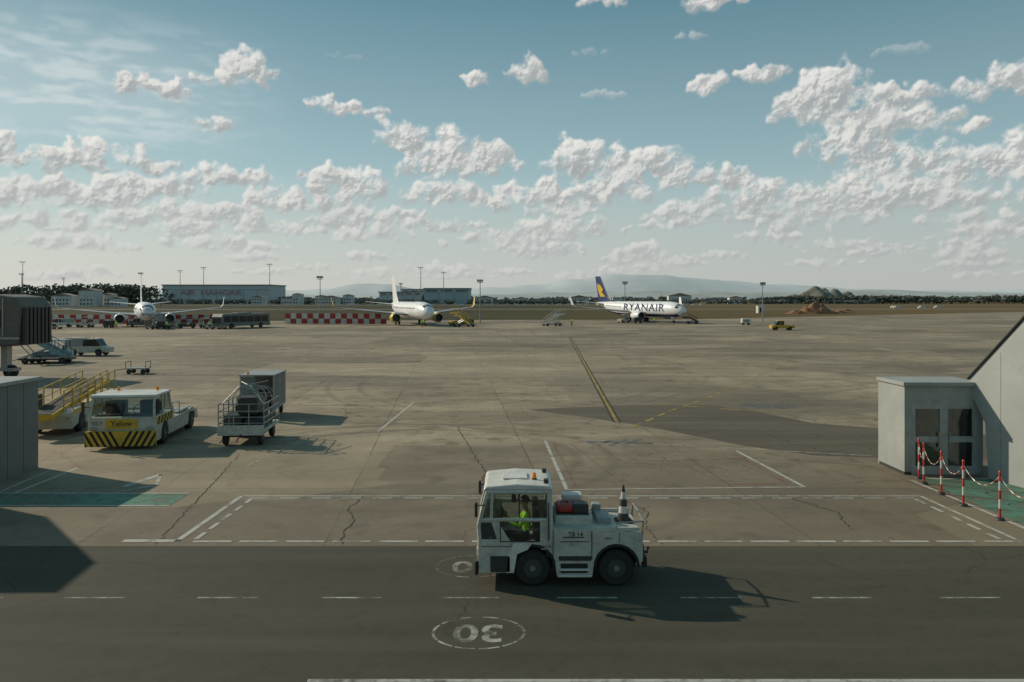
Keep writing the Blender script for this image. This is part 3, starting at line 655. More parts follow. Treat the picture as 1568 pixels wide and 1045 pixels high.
boxes(e,'driver_seat',[(-.98,-.5,-.55,-.05,.66,.92),(-.58,-.44,-.55,-.05,.88,1.55)],M['dark'],.04)
boxes(e,'passenger_seat',[(-.98,-.5,.1,.6,.66,.92),(-.58,-.44,.1,.6,.88,1.6)],M['dark'],.04)
tubes(e,'steering_wheel',[([(-1.22+.06*math.sin(a),-.3+.19*math.cos(a),1.3+.17*math.sin(a)) for a in [R(k*22.5) for k in range(17)]],.014),([(-1.4,-.3,1.15),(-1.22,-.3,1.3)],.02)],M['black'],6)
box(e,'engine_cover',-.12,.72,-.45,.72,1.18,1.42,M['white2'],.04)
box(e,'dark_tray',-.08,.66,-.40,.6,1.42,1.45,M['dark'],.01)
box(e,'red_tool_bag',-.06,.62,-.38,.15,1.45,1.62,M['red'],.06); box(e,'white_crate',.1,.55,.25,.6,1.42,1.70,M['white'],.02)
boxes(e,'black_tool_case',[(.30,.64,-.42,-.1,1.45,1.66)],M['dark'],.03)
tubes(e,'bag_strap',[([(.0,-.39,1.5),(.05,-.2,1.66),(.2,-.1,1.64),(.28,-.39,1.5)],.015)],M['dark'],6)
boxes(e,'deck_edge',[(.74,1.7,-.80,-.74,1.18,1.26),(.74,1.7,.74,.80,1.18,1.26)],M['white2'],.01)
boxes(e,'deck_clutter',[(.82,1.15,-.3,.35,1.17,1.33),(.8,1.0,.4,.65,1.17,1.45)],M['grey'],.03)
tubes(e,'rear_guard_rail',[([(1.74,-.75,.6),(1.78,-.75,1.38),(1.78,-.2,1.42),(1.78,.2,1.42),(1.78,.75,1.38),(1.74,.75,.6)],.02),([(1.2,-.78,1.2),(1.2,-.78,1.35),(1.78,-.75,1.38)],.016),([(1.77,-.75,1.05),(1.77,.75,1.05)],.015)],M['metal'],8)
box(e,'rear_bumper',1.77,1.86,-.8,.8,.4,.62,M['black'],.02)
tubes(e,'tow_hitch',[([(1.8,0,.5),(2.0,0,.48),(2.02,0,.6)],.035)],M['dark'],8)
boxes(e,'tail_lamps',[(1.765,1.79,-.8,-.65,.72,.9),(1.765,1.79,.65,.8,.72,.9)],M['red'],.005)
textmesh(e,'fleet_number','TB 14',.13,M['dark'],(.32,-.846,1.12),FRONT,.002)
k=empty('traffic_cone',(TX+1.46,TY+.0,.024+1.17))
boxes(k,'base',[(-.19,.19,-.19,.19,0,.04)],M['black'],.01)
for i in range(5):
    z0=.04+i*.155;z1=z0+.155;r0=.135-.023*i;r1=r0-.023
    cyl(k,'section_%d'%i,(0,0,z0),(0,0,z1),r0,M['white'] if i in(1,3) else M['dark'],r1,20)
make_person('vehicle_driver',(TX-.72,TY-.3,.024+.98),R(-90),'sit')

# ------------------------------------------------------------------ pushback tractor (left)
e=empty('pushback_tractor',(-15.95,32.55,.024),6.5)
W2=1.33
prism(e,'lower_body',[(0,.28),(0,1.28),(.15,1.32),(2.3,1.3),(2.5,.95),(6.1,.82),(6.2,.5),(6.2,.35)]+arc(5.2,.45,.55,0,180,8)+[(4.6,.3),(1.75,.3)]+arc(1.25,.45,.52,0,180,8)+[(.7,.28)],-W2,W2,M['white2'],.03,'x')
box(e,'underbody_blocker',-1,1,.3,6,.3,.7,M['black'],0)  # black filler box between the wheels
for i,y in enumerate((1.25,5.2)):
    for s in(-1,1): wheel(e,'wheel_%d_%d'%(i,s),s*(W2-.16),y,.45,.45,.3,'x')
L=[]
for s in(-1,1):
    L+=[([(s*1.26,.03,1.28),(s*1.2,.25,2.1)],.055),([(s*1.26,2.25,1.28),(s*1.2,2.1,2.1)],.06),([(s*1.24,1.2,1.3),(s*1.2,1.15,2.1)],.04)]
L+=[([(-1.2,.25,2.1),(1.2,.25,2.1)],.05)]
tubes(e,'cab_pillars',L,M['white2'],8)
addmesh(e,'windscreen',[(-1.22,.06,1.33),(1.22,.06,1.33),(1.17,.25,2.07),(-1.17,.25,2.07)],[(0,1,2,3)],M['glass'])
for s in(-1,1): addmesh(e,'side_glass_%d'%s,[(s*1.24,.1,1.32),(s*1.24,2.2,1.32),(s*1.19,2.08,2.07),(s*1.19,.3,2.07)],[(0,1,2,3)],M['glass'])
addmesh(e,'rear_glass',[(-1.2,2.2,1.32),(1.2,2.2,1.32),(1.17,2.1,2.07),(-1.17,2.1,2.07)],[(0,1,2,3)],M['glass'])
prism(e,'roof',[(.1,2.1),(.14,2.2),(2.15,2.2),(2.25,2.1)],-1.3,1.3,M['white'],.03,'x')
boxes(e,'wiper',[(-.5,.5,.02,.035,1.40,1.42),(-.02,.02,.06,.075,1.4,1.9)],M['dark'])
boxes(e,'cab_interior',[(-1.1,-.3,1.2,1.6,1.0,1.85),(.3,1.0,1.2,1.6,1.0,1.85),(-1.15,1.15,.25,.55,1.2,1.38)],M['dark'],.03)
tubes(e,'steering_wheel',[([(.45+.2*math.cos(a),.62+.08*math.sin(a),1.55+.18*math.sin(a)) for a in [R(k*22.5) for k in range(17)]],.018)],M['black'],6)
box(e,'fleet_sign',-.62,.62,-.025,-.003,.84,1.24,M['yellow'],0); textmesh(e,'sign_lettering','Yellow',.3,M['dark'],(0,-.03,1.04),FRONT,.002)
textmesh(e,'fleet_code','TO 7',.2,M['dark'],(-.98,-.006,1.05),FRONT,.002)
boxes(e,'headlamps',[(-1.25,-.98,-.04,0,.78,.92),(.98,1.25,-.04,0,.78,.92)],M['metal'],.01)
box(e,'front_bumper',-1.38,1.38,-.16,-.045,.14,.76,M['yellow'],.01)
V=[];F=[]
for s in(-1,1):
    for i in range(6):
        a=.02+i*.25
        pts=[(a,.14),(a+.12,.14),(a+.12+.34,.76),(a+.34,.76)]
        if a+.46>1.38: pts=[(a,.14),(min(a+.12,1.38),.14),(1.38,.14+max(0,(1.38-a-.12))/.34*.62 if a+.12<1.38 else .14),(1.38,min(.76,.14+(1.38-a)/.34*.62))]
        k=len(V); V+=[(s*x,-.163,z) for x,z in pts]; F.append(tuple(range(k,k+4)))
addmesh(e,'hazard_stripes',V,F,M['black'])
V=[];F=[]
for i in range(5):
    a=.2+i*.4; k=len(V); V+=[(W2+.004,a,.95),(W2+.004,a+.2,.95),(W2+.004,a+.4,1.27),(W2+.004,a+.2,1.27)]; F.append(tuple(range(k,k+4)))
addmesh(e,'side_stripes',V,F,M['black']); box(e,'side_panel_yellow',W2-.0005,W2+.002,.1,2.3,.95,1.27,M['yellow'],0)
for x in(-.8,.8): cyl(e,'beacon',(x,1.9,2.2),(x,1.9,2.36),.07,M['orange'],.05,12)
boxes(e,'deck_equipment',[(-.9,-.2,2.7,3.4,.95,1.35),(.2,.9,2.8,3.3,.95,1.2),(-.6,.6,4.2,4.9,.85,1.1),(.95,1.15,3.6,5.6,.88,1.02)],M['grey'],.03)
tubes(e,'deck_rails',[([(1.2,2.6,.9),(1.2,2.6,1.55),(1.2,3.6,1.5),(1.2,3.7,.9)],.025),([(-1.2,2.6,.9),(-1.2,2.6,1.55),(-1.2,3.6,1.5),(-1.2,3.7,.9)],.025),([(.6,3.5,.9),(.6,3.5,1.9)],.02)],M['metal'],6)
for s in(-1,1): tubes(e,'mirror_%d'%s,[([(s*1.25,.15,1.7),(s*1.5,.0,1.75)],.015),([(s*1.5,.0,1.55),(s*1.5,.0,1.95)],.06)],M['dark'],6)

# ------------------------------------------------------------------ cage trolley + baggage cart
def rcurve(c,r,pl,a0,a1,n=10):
    return [(c[0]+r*math.cos(R(a0+(a1-a0)*i/n)),c[1]+pl,c[2]+r*math.sin(R(a0+(a1-a0)*i/n))) for i in range(n+1)]
e=empty('cage_trolley',(-11.4,34.6,.024),4)
box(e,'bed',-.95,.95,-1.4,1.5,.55,.68,M['white2'],.02)
box(e,'front_board',-.95,.95,-1.46,-1.405,.45,.88,M['white2'],.02)
boxes(e,'dark_chassis',[(-.7,.7,-1.2,1.3,.35,.55)],M['black'])
for s in(-1,1):
    for y in(-1.0,1.05): wheel(e,'wheel',s*.72,y,.28,.28,.18,'x')
L=[]
for x in(-.93,-.31,.31,.93):
    for y in(-1.36,1.45): L.append(([(x,y,.68),(x,y,1.75)],.025))
for z in(.95,1.2,1.45,1.75):
    L+=[([(-.93,-1.36,z),(.93,-1.36,z)],.02),([(-.93,1.45,z),(.93,1.45,z)],.02),([(-.93,-1.36,z),(-.93,1.45,z)],.02),([(.93,-1.36,z),(.93,1.45,z)],.02)]
for y in(-.6,.1,.8): L+=[([(-.93,y,.68),(-.93,y,1.75)],.02),([(.93,y,.68),(.93,y,1.75)],.02)]
for i in range(9):
    y=-1.2+i*.3; rr=.42+.25*random.random(); c=(random.uniform(-.35,.4),0,1.65+random.random()*.3)
    L.append((rcurve((c[0],y,c[2]),rr,0,random.uniform(-30,20),random.uniform(160,220)),.022))
L+=[([(-.8,-1.3,1.75),(-.2,-.9,2.45),(.6,.8,2.5)],.02),([(.9,-1.2,1.75),(.2,-.5,2.4),(-.6,1.0,2.45)],.02),([(-.5,-1.36,.7),(-.5,-1.36,1.9)],.02),([(-.9,-1.38,.9),(-.2,-1.38,1.7)],.018)]
tubes(e,'tube_cage',L,M['metal'],6)
boxes(e,'load',[(-.8,-.1,-1.1,.2,.7,1.25),(.0,.8,-.9,.9,.7,1.05),(-.7,.5,.3,1.2,.7,1.5),(-.3,.5,-.8,.2,1.25,1.95)],M['dark'],.04)
tubes(e,'tow_bar',[([(0,-1.45,.5),(0,-2.1,.3)],.03)],M['dark'],6)

e=empty('luggage_cart',(-13.1,42.0,.024),4)
box(e,'bed',-.85,.85,-1.4,1.4,.45,.6,M['grey'],.02)
for s in(-1,1):
    for y in(-1.0,1.0): wheel(e,'wheel',s*.68,y,.25,.25,.16,'x')
tubes(e,'corner_posts',[([(x,y,.6),(x,y,2.2)],.04) for x in(-.82,.82) for y in(-1.36,0,1.36)],M['metal'],6)
box(e,'roof',-.9,.9,-1.45,1.45,2.2,2.27,M['grey'],.02)
boxes(e,'side_panels',[(.80,.83,-1.3,-.05,.6,2.15),(.80,.83,.05,1.3,.6,2.15),(-.8,.8,1.34,1.37,.6,2.2)],M['dgrey'])
boxes(e,'half_curtain',[(-.8,-.1,-1.38,-1.36,.6,2.18)],M['dgrey'])
boxes(e,'suitcases',[(-.7,-.1,-1.1,-.4,.6,1.1),(.0,.6,-1.2,-.5,.6,1.3),(-.6,.2,-.2,.6,.6,1.4)],M['dark'],.05)
cyl(e,'beacon',(-.5,-1.2,2.27),(-.5,-1.2,2.42),.06,M['orange'],.04,12)

def belt_loader(name,loc,rot):
    e=empty(name,loc,rot)
    prism(e,'body',[(0,.3),(0,1.0),(.4,1.15),(2.2,1.15),(2.3,.95),(6,.95),(6,.35)]+arc(4.9,.42,.5,0,180,8)+[(1.9,.3)]+arc(1.35,.42,.5,0,180,8),-1.0,1.0,M['white2'],.03,'x')
    boxes(e,'yellow_band',[(1.001,1.006,2.35,5.95,.7,.93),(1.001,1.006,.05,2.2,.95,1.1)],M['yellow'])
    for s in(-1,1):
        for y in(1.35,4.9): wheel(e,'wheel',s*.86,y,.42,.42,.26,'x')
    addmesh(e,'conveyor_frame',[(a,b,c) for a in(-.55,.55) for b,c in((-1,1.1),(7.2,1.9),(7.2,1.65),(-1,.85))],[(0,1,2,3),(7,6,5,4),(0,4,5,1),(1,5,6,2),(2,6,7,3),(3,7,4,0)],M['yellow'],bevel=.01)
    addmesh(e,'belt',[(-.45,-.98,1.115),(.45,-.98,1.115),(.45,7.15,1.9),(-.45,7.15,1.9)],[(0,1,2,3)],M['black'])
    L=[]
    for s in(-.6,.6,.98):
        for i in range(7): L.append(([(s,.2+i*1.05,1.1),(s,.2+i*1.05,2.0+.06*i)],.028))
        L.append(([(s,.2,2.0),(s,6.5,2.38)],.032)); L.append(([(s,.2,1.55),(s,6.5,1.95)],.024))
    tubes(e,'hand_rails',L,M['yellow'],6)
    boxes(e,'cab_console',[(-.98,-.62,.5,1.2,1.15,1.8)],M['dark'],.03)
    boxes(e,'lamps',[(-.9,-.7,-.02,-.002,.7,.85),(.7,.9,-.02,-.002,.7,.85)],M['metal'],.005)
belt_loader('belt_loader',(-20.75,35.6,.024),11)

# ------------------------------------------------------------------ small vehicles
def pickup(name,loc,rot,m,boxed=True):
    e=empty(name,loc,rot)
    prism(e,'body',[(-2.2,.35),(-2.25,.9),(-1.6,1.05),(2.2,1.0),(2.2,.4)]+arc(1.35,.35,.42,10,180,8)+arc(-1.35,.35,.42,0,170,8),-.85,.85,m,.03)
    prism(e,'cab',[(-1.5,1.05),(-1.05,1.75),(.1,1.78),(.2,1.03)],-.78,.78,M['dglass'],.03); prism(e,'cab_roof',[(-1.08,1.76),(-1,1.84),(.12,1.84),(.16,1.76)],-.8,.8,m,.02)
    boxes(e,'pillars',[(-.5,-.42,-.8,-.785,1.05,1.78),(.1,.2,-.8,-.785,1.05,1.78)],m)
    if boxed: boxes(e,'cargo_box',[(.35,2.15,-.8,.8,1.0,1.9)],M['grey'],.03)
    for x in(-1.35,1.35):
        for s in(-1,1): wheel(e,'wheel',x,s*.74,.34,.34,.22)
    cyl(e,'beacon',(-.4,0,1.84),(-.4,0,1.98),.07,M['orange'],.05,10)
    return e
def tug(name,loc,rot,m,scale=1):
    e=empty(name,loc,rot); e.scale=(scale,)*3
    prism(e,'body',[(-1.4,.3),(-1.45,.85),(-.2,.95),(-.1,.7),(.9,.7),(1.0,.95),(1.4,.95),(1.4,.35)],-.65,.65,m,.03)
    tubes(e,'canopy_posts',[([(x,y,.8),(x,y,1.8)],.035) for x in(-.1,1.1) for y in(-.55,.55)],M['dark'],6)
    box(e,'canopy',-.25,1.25,-.65,.65,1.8,1.87,m,.02)
    boxes(e,'seat',[(.4,.85,-.4,.4,.7,.95),(.8,.92,-.4,.4,.9,1.4)],M['dark'],.03)
    for x in(-.95,.95):
        for s in(-1,1): wheel(e,'wheel',x,s*.58,.3,.3,.2)
    return e
def bus(name,loc,rot,m):
    e=empty(name,loc,rot)
    prism(e,'body',[(-6.5,.4),(-6.6,2.4),(-6.2,3.0),(6.5,3.0),(6.6,.4)]+arc(4,.5,.6,0,180,6)+arc(-4,.5,.6,0,180,6),-1.4,1.4,m,.05)
    for s in(-1,1):
        boxes(e,'side_windows_%d'%s,[(-6+i*2.02,-4.15+i*2.02,s*1.405-.01,s*1.405+.01,1.3,2.55) for i in range(6)],M['dglass'])
    boxes(e,'windscreen',[(-6.64,-6.6,-1.2,1.2,1.1,2.3),(6.6,6.64,-1.2,1.2,1.3,2.5)],M['dglass'],.02)
    for x in(-4,4):
        for s in(-1,1): wheel(e,'wheel',x,s*1.25,.5,.5,.3)
    boxes(e,'roof_unit',[(-2,2,-.8,.8,3.0,3.25)],M['grey'],.05)
def stairs(name,loc,rot,m,h=3.0):
    e=empty(name,loc,rot); n=14; ln=h*1.35
    boxes(e,'steps',[(-.7,.7,i*ln/n,(i+1)*ln/n,.55+i*(h-.55)/n,.63+i*(h-.55)/n) for i in range(n)]+[(-.7,.7,ln,ln+1.4,h-.05,h+.03)],M['metal'])
    for s in(-1,1):
        x=s*.74
        prism(e,'side_panel_%d'%s,[(0,.4),(ln,h-.2),(ln+1.4,h-.2),(ln+1.4,h+.15),(ln,h+.15),(0,.85)],x-.025,x+.025,m,0,'x')
        tubes(e,'hand_rail_%d'%s,[([(x,0,1.5),(x,ln,h+1),(x,ln+1.4,h+1)],.04)]+[([(x,ln*q/6,.8+(h-.65)*q/6),(x,ln*q/6,1.5+(h-.5)*q/6)],.03) for q in range(7)]+[([(x,ln+1.4,h),(x,ln+1.4,h+1)],.03)],m,6)
    boxes(e,'chassis',[(-.9,.9,-.4,ln+.6,.35,.52)],M['dark'],.02)
    tubes(e,'supports',[([(s*.65,ln*.8,.5),(s*.65,ln+1.1,h-.1)],.05) for s in(-1,1)]+[([(s*.65,ln+1.1,.3),(s*.65,ln*.5,h*.55)],.05) for s in(-1,1)],M['metal'],6)
    for y in(.3,ln):
        for s in(-1,1): wheel(e,'wheel',s*.8,y,.3,.3,.2,'x')
    return e
def gpu(name,loc,rot,m):
    e=empty(name,loc,rot); prism(e,'housing',[(-1,.45),(-1,1.3),(-.8,1.5),(1,1.5),(1,.45)],-.6,.6,m,.04)
    boxes(e,'louvres',[(-.6+i*.25,-.45+i*.25,-.61,-.6,.7,1.2) for i in range(5)],M['dark'])
    for x in(-.6,.6):
        for s in(-1,1): wheel(e,'wheel',x,s*.5,.25,.25,.15)
    tubes(e,'tow_bar',[([(-1,0,.5),(-1.7,0,.3)],.04)],M['dark'],6)
pickup('service_pickup',(-45.6,86,.02),180,M['white2'])
stairs('stairs_truck',(-42.3,76,.02),100,M['blue'],2.6)
tug('baggage_tractor',(-44.6,77.5,.02),10,M['blue'],1.15)
def dolly(loc,rot):
    e=empty('baggage_dolly',loc,rot)
    box(e,'deck',-.8,.8,-.6,.6,.4,.5,M['metal'],.02); tubes(e,'end_frames',[([(x,-.55,.5),(x,-.55,1.0),(x,.55,1.0),(x,.55,.5)],.03) for x in(-.78,.78)]+[([(-.8,0,.45),(-1.8,0,.3)],.03)],M['dark'],6)
    for x in(-.55,.55):
        for s in(-1,1): wheel(e,'wheel',x,s*.5,.2,.2,.12)
dolly((-30.6,65.2,.02),5)
for i in range(4): dolly((-57.5-i*2.6+(-28 if i>1 else 0),158+i*.4,.02),8)
bus('apron_bus',(-56.3,166,.02),62,M['dgrey'])
pickup('service_car',(52.2,154,.02),0,M['yellow'],False)
gpu('ground_power_unit',(54,184,.02),0,M['white'])
stairs('boarding_stairs',(7.2,176,.02),-60,M['white'],2.6)
tug('baggage_tractor',(-66.5,163,.02),20,M['dark'],1.2); tug('baggage_tractor',(-63.5,166,.02),170,M['white2'],1.1)
gpu('ground_power_unit',(-70.5,160,.02),30,M['dark']); gpu('ground_power_unit',(-84,166,.02),0,M['dark'])
tug('baggage_tractor',(-90,168,.02),0,M['white2'],1.2); pickup('service_pickup',(-96,170,.02),15,M['white'])
tug('baggage_tractor',(-61,170,.02),0,M['dark'],1.4); pickup('service_pickup',(-80.5,172,.02),25,M['dgrey'])
tug('baggage_tractor',(-12.5,180,.02),30,M['yellow'],1.2); gpu('ground_power_unit',(-9.5,178,.02),0,M['dark'])
gpu('ground_power_unit',(31,196,.02),0,M['dark']); tug('baggage_tractor',(28,200,.02),40,M['white2'],1.1)
for i,(x,y) in enumerate(((-62,160),(-61,160.5),(-68.5,158),(-80,161),(-19,168),(34,190),(13.2,176))):
    make_person('ground_worker',(x,y,.02),random.uniform(0,6.28),'walk' if i%2 else 'stand')

# ------------------------------------------------------------------ aircraft
def airliner(name,loc,rot,L,eng,fin,belly,text=None,span=17.2,top=12.4):
    e=empty(name,loc,rot); k=L/39.5
    ST=[(0,.04,2.95),(.25,.5,2.97),(.8,.95,3.05),(1.6,1.3,3.15),(2.6,1.58,3.26),(4,1.8,3.36),(6,1.9,3.4),(24,1.9,3.4),(27,1.82,3.47),(30,1.6,3.65),(33,1.25,3.95),(36,.85,4.3),(38.6,.42,4.62),(39.5,.12,4.7)]
    ST=[(y*k,r,z) for y,r,z in ST]
    def surf(y,ang,off=0):
        for (y0,r0,z0),(y1,r1,z1) in zip(ST,ST[1:]):
            if y0<=y<=y1:
                t=(y-y0)/(y1-y0); r=r0+(r1-r0)*t+off; zc=z0+(z1-z0)*t; return (r*math.cos(R(ang)),y,zc+r*1.03*math.sin(R(ang)))
    n=28;V=[];F=[];fm=[]
    for y,r,z in ST:
        for i in range(n):
            a=2*math.pi*i/n; V.append((r*math.cos(a),y,z+r*1.03*math.sin(a)))
    for i in range(len(ST)-1):
        for j in range(n):
            F.append((i*n+j,i*n+(j+1)%n,(i+1)*n+(j+1)%n,(i+1)*n+j)); am=2*math.pi*(j+.5)/n; fm.append(1 if math.sin(am)<-.6 and belly and i>2 else 0)
    F.append(tuple(range(n))); fm.append(0); F.append(tuple((len(ST)-1)*n+j for j in range(n))); fm.append(0)
    addmesh(e,'fuselage',V,F,[M['plane'],belly or M['plane']],fm,smooth=True)
    def patches(nm,PL,m,off=.02):
        V=[];F=[]
        for y0,y1,a0,a1 in PL:
            q=len(V); V+=[surf(y0,a0,off),surf(y1,a0,off),surf(y1,a1,off),surf(y0,a1,off)]; F.append((q,q+1,q+2,q+3))
        addmesh(e,nm,V,F,m)
    patches('cockpit_windows',[(1.45,2.3,a,b) for a,b in((22,40),(43,64),(67,89),(91,113),(116,137),(140,158))],M['dglass'],.03)
    wn=[]
    y=6.5*k
    while y<32*k:
        wn+=[(y,y+.28,10,20)]
        if not(text and y<24): wn+=[(y,y+.28,160,170)]
        y+=.62
    patches('cabin_windows',wn,M['dglass'])
    dr=[]
    for y in(4.7*k,31.5*k):
        for a0,a1 in((-14,34),(146,194)): dr+=[(y,y+.06,a0,a1),(y+.85,y+.91,a0,a1)]
    patches('door_outlines',dr,M['wing'])
    def foil(nm,secs,m):
        V=[];F=[]
        for le,te,t in secs:
            le=Vector(le);te=Vector(te);t=Vector(t); c=te-le
            V+=[le,le+c*.12+t*.7,le+c*.35+t,le+c*.7+t*.6,te,le+c*.7-t*.4,le+c*.35-t*.7,le+c*.1-t*.5]
        for i in range(len(secs)-1):
            for j in range(8): F.append((i*8+j,i*8+(j+1)%8,(i+1)*8+(j+1)%8,(i+1)*8+j))
        F.append(tuple(range(8))); F.append(tuple((len(secs)-1)*8+j for j in range(8)))
        addmesh(e,nm,V,F,m,smooth=False)
    for s in(-1,1):
        foil('wing_%d'%s,[((s*1.2,13.2*k,2.5),(s*1.2,20.8*k,2.4),(0,0,.42)),((s*6,16.0*k,2.85),(s*6,20.6*k,2.8),(0,0,.28)),((s*span*.985,22.3*k,4.0),(s*span*.985,24.0*k,4.0),(0,0,.10))],M['wing'])
        foil('winglet_%d'%s,[((s*span*.985,22.3*k,4.0),(s*span*.985,24.0*k,4.0),(s*-.0,0,.08)),((s*(span+.35),22.9*k,4.5),(s*(span+.35),24.2*k,4.5),(s*-.06,0,.02)),((s*(span+.75),23.9*k,6.5),(s*(span+.75),24.6*k,6.5),(s*-.04,0,0))],M['plane'] if belly else eng)
        foil('tailplane_%d'%s,[((s*.4,33.6*k,4.6),(s*.4,38*k,4.6),(0,0,.2)),((s*6.9,37.4*k,5.3),(s*6.9,39*k,5.3),(0,0,.07))],M['plane'])
        ex,ez=s*4.95,1.75; y0=10.9*k
        prof=[(0,.88),(.05,1.0),(.5,1.12),(1.6,1.14),(2.8,1.0),(3.9,.72)]
        V=[];F=[];q=22
        pr=[(1.0,.80),(.15,.84)]+prof+[(3.7,.5),(4.5,.42),(5.1,.12)]
        for yy,r in pr:
            for i in range(q):
                a=2*math.pi*i/q; V.append((ex+r*math.cos(a),y0+yy,ez+r*(.97 if r>.8 else 1)*math.sin(a)))
        for i in range(len(pr)-1):
            for j in range(q): F.append((i*q+j,i*q+(j+1)%q,(i+1)*q+(j+1)%q,(i+1)*q+j))
        fm=[2 if i<1 else (1 if i<3 else (0 if i<7 else 1)) for i in range(len(pr)-1) for j in range(q)]
        addmesh(e,'engine_%d'%s,V,F,[eng,M['metal'],M['dark']],fm,smooth=True)
        cyl(e,'fan_%d'%s,(ex,y0+.9,ez),(ex,y0+1.0,ez),.82,M['dark'],seg=20); cyl(e,'spinner_%d'%s,(ex,y0+.5,ez),(ex,y0+.9,ez),.03,M['metal'],.25,12)
        boxes(e,'pylon_%d'%s,[(ex-.15,ex+.15,y0+1.2,y0+5.5,2.5,3.0)],M['plane'],.05)
        cyl(e,'main_gear_strut_%d'%s,(s*2.85,19.6*k,.5),(s*2.6,19.6*k,2.4),.14,M['metal'])
        for d in(-.4,.4): wheel(e,'main_wheel_%d'%s,s*2.85+d,19.6*k,.56,.56,.38,'x')
    foil('fin',[((0,30.8*k,4.9),(0,38.2*k,5.2),(.22,0,0)),((0,33.2*k,6.6),(0,38.5*k,6.8),(.17,0,0)),((0,37.3*k,top),(0,39.9*k,top),(.08,0,0))],fin)
    cyl(e,'nose_gear_strut',(0,4.6,.4),(0,4.4,2.1),.1,M['metal'])
    for d in(-.22,.22): wheel(e,'nose_wheel',d,4.6,.35,.35,.2,'x')
    boxes(e,'gear_doors',[(.3,.33,4.0,5.2,1.1,1.8),(-.33,-.3,4.0,5.2,1.1,1.8)],M['plane'])
    if text:
        # lettering lies flat just proud of the widest line of the fuselage side
        t=textmesh(e,'livery_lettering',text,2.75,M['navy'],(0,0,0),Matrix.Identity(3),0,1.42,.006,1.10)
        for v in t.data.vertices:
            x,yv=v.co.x,v.co.y; v.co=Vector((-(1.93-(max(0,yv)*.10)),14.6-x,3.75+yv*.98))
        for s in(-1,1):
            addmesh(e,'tail_emblem',[(s*.24,34.3,6.6),(s*.24,36.9,6.6),(s*.23,38.2,8.5),(s*.21,38.6,10.4),(s*.21,36.9,9.8),(s*.235,35.5,8.6),(s*.23,36.2,7.9)],[(0,1,2,3,4,5,6)],M['gold'])
    return e
airliner('passenger_jet',(42.0,193,.02),27,39.5,M['plane'],M['navy'],M['navy'],'RYANAIR')
airliner('passenger_jet',(-17.6,171,.02),21,37.6,M['gold'],M['plane'],None,span=16.9,top=12.0)
airliner('passenger_jet',(-74.6,163,.02),27,37.6,M['plane'],M['plane'],None,span=17,top=12.0)
stairs('boarding_stairs',(-8.6,170.5,.02),55,M['yellow'],3.0); stairs('boarding_stairs',(-70,162,.02),150,M['grey'],3.0)
stairs('boarding_stairs',(44.5,191,.02),80,M['dark'],1.6)

def fence(name,x0,y0,x1,y1,h,step=1.35):
    d=Vector((x1-x0,y1-y0,0)); ln=d.length; d.normalize(); n=Vector((-d.y,d.x,0)); k=int(ln/step)
    VA=[[],[]];FA=[[],[]]
    for i in range(k):
        for r in range(2):
            c=(i+r)%2; V=VA[c];F=FA[c]; q=len(V)
            a=Vector((x0,y0,0))+d*(i*step); b=a+d*(step*.96)
            z0=.15+r*h/2; z1=z0+h/2*.95
            for pt in(a,b):
                for off in(-.25 if r==0 else -.12,.12):
                    for z in(z0,z1): V.append(pt+n*off+Vector((0,0,z)))
            F+=[tuple(j+q for j in f) for f in BF]
    e=empty(name,(0,0,.02)); addmesh(e,'white_blocks',VA[0],FA[0],M['white']); addmesh(e,'red_blocks',VA[1],FA[1],M['red'])
fence('blast_fence',-53.5,188,-28.5,186,2.5); fence('blast_fence',-112,187,-64,189,2.2)

def mast(x,y,h,heads=4,r=.16):
    e=empty('apron_light_mast',(x,y,0)); cyl(e,'pole',(0,0,0),(0,0,h),r*1.3,M['grey'],r*.6,10)
    wd=h*.075
    boxes(e,'head_frame',[(-wd,wd,-.12,.12,h-.1,h+.1),(-wd*.8,wd*.8,-.1,.1,h-h*.05,h-h*.05+.15)],M['dark'])
    boxes(e,'floodlights',[(-wd+i*2*wd/heads,-wd+(i+.7)*2*wd/heads,-.5,-.13,h-.3,h+.35) for i in range(heads)],M['grey'],.03)
for x,y,h in((-8,200,10.6),(64.5,205,10),(-53,220,12),(31.2,220,10.5),(-430,700,38),(-394,700,24),(-213,700,36),(-71,620,30),(-55,640,27),(-271,700,33),(-300,720,31),(-298,420,26),(-320,520,22),(-205,440,20),(-60,430,14)):
    mast(x,y,h,4,.13 if y<300 else .3)

def bigshed(name,x0,x1,y,dep,h,m,doors=4,text=None,bars=True):
    e=empty(name); box(e,'walls',x0,x1,y,y+dep,0,h,m,0)
    box(e,'roof_band',x0-1,x1+1,y-1,y+dep+1,h+.01,h+1.2,M['grey'],0)
    w_=(x1-x0)/doors
    boxes(e,'door_seams',[(x0+i*w_-.2,x0+i*w_+.2,y-.3,y-.01,0,h*.75) for i in range(1,doors)]+[(x0+1,x1-1,y-.3,y-.01,h*.76,h*.79)],M['grey'])
    if not text: boxes(e,'window_strip',[(x0+2+i*w_,x0+w_-2+i*w_,y-.2,y-.02,h*.84,h*.92) for i in range(doors)],M['dglass'])
    if text: textmesh(e,'lettering',text,h*.36,M['letter'],((x0+x1)/2-(x1-x0)*.05,y-.6,h*.60),FRONT,.1,1.5)
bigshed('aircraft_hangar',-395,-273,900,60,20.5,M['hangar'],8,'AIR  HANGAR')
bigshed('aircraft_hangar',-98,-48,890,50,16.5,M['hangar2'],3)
bigshed('warehouse',-150,-102,900,40,12.5,M['hangar'],5); bigshed('warehouse',-129,-99,930,30,16,M['house'],3)
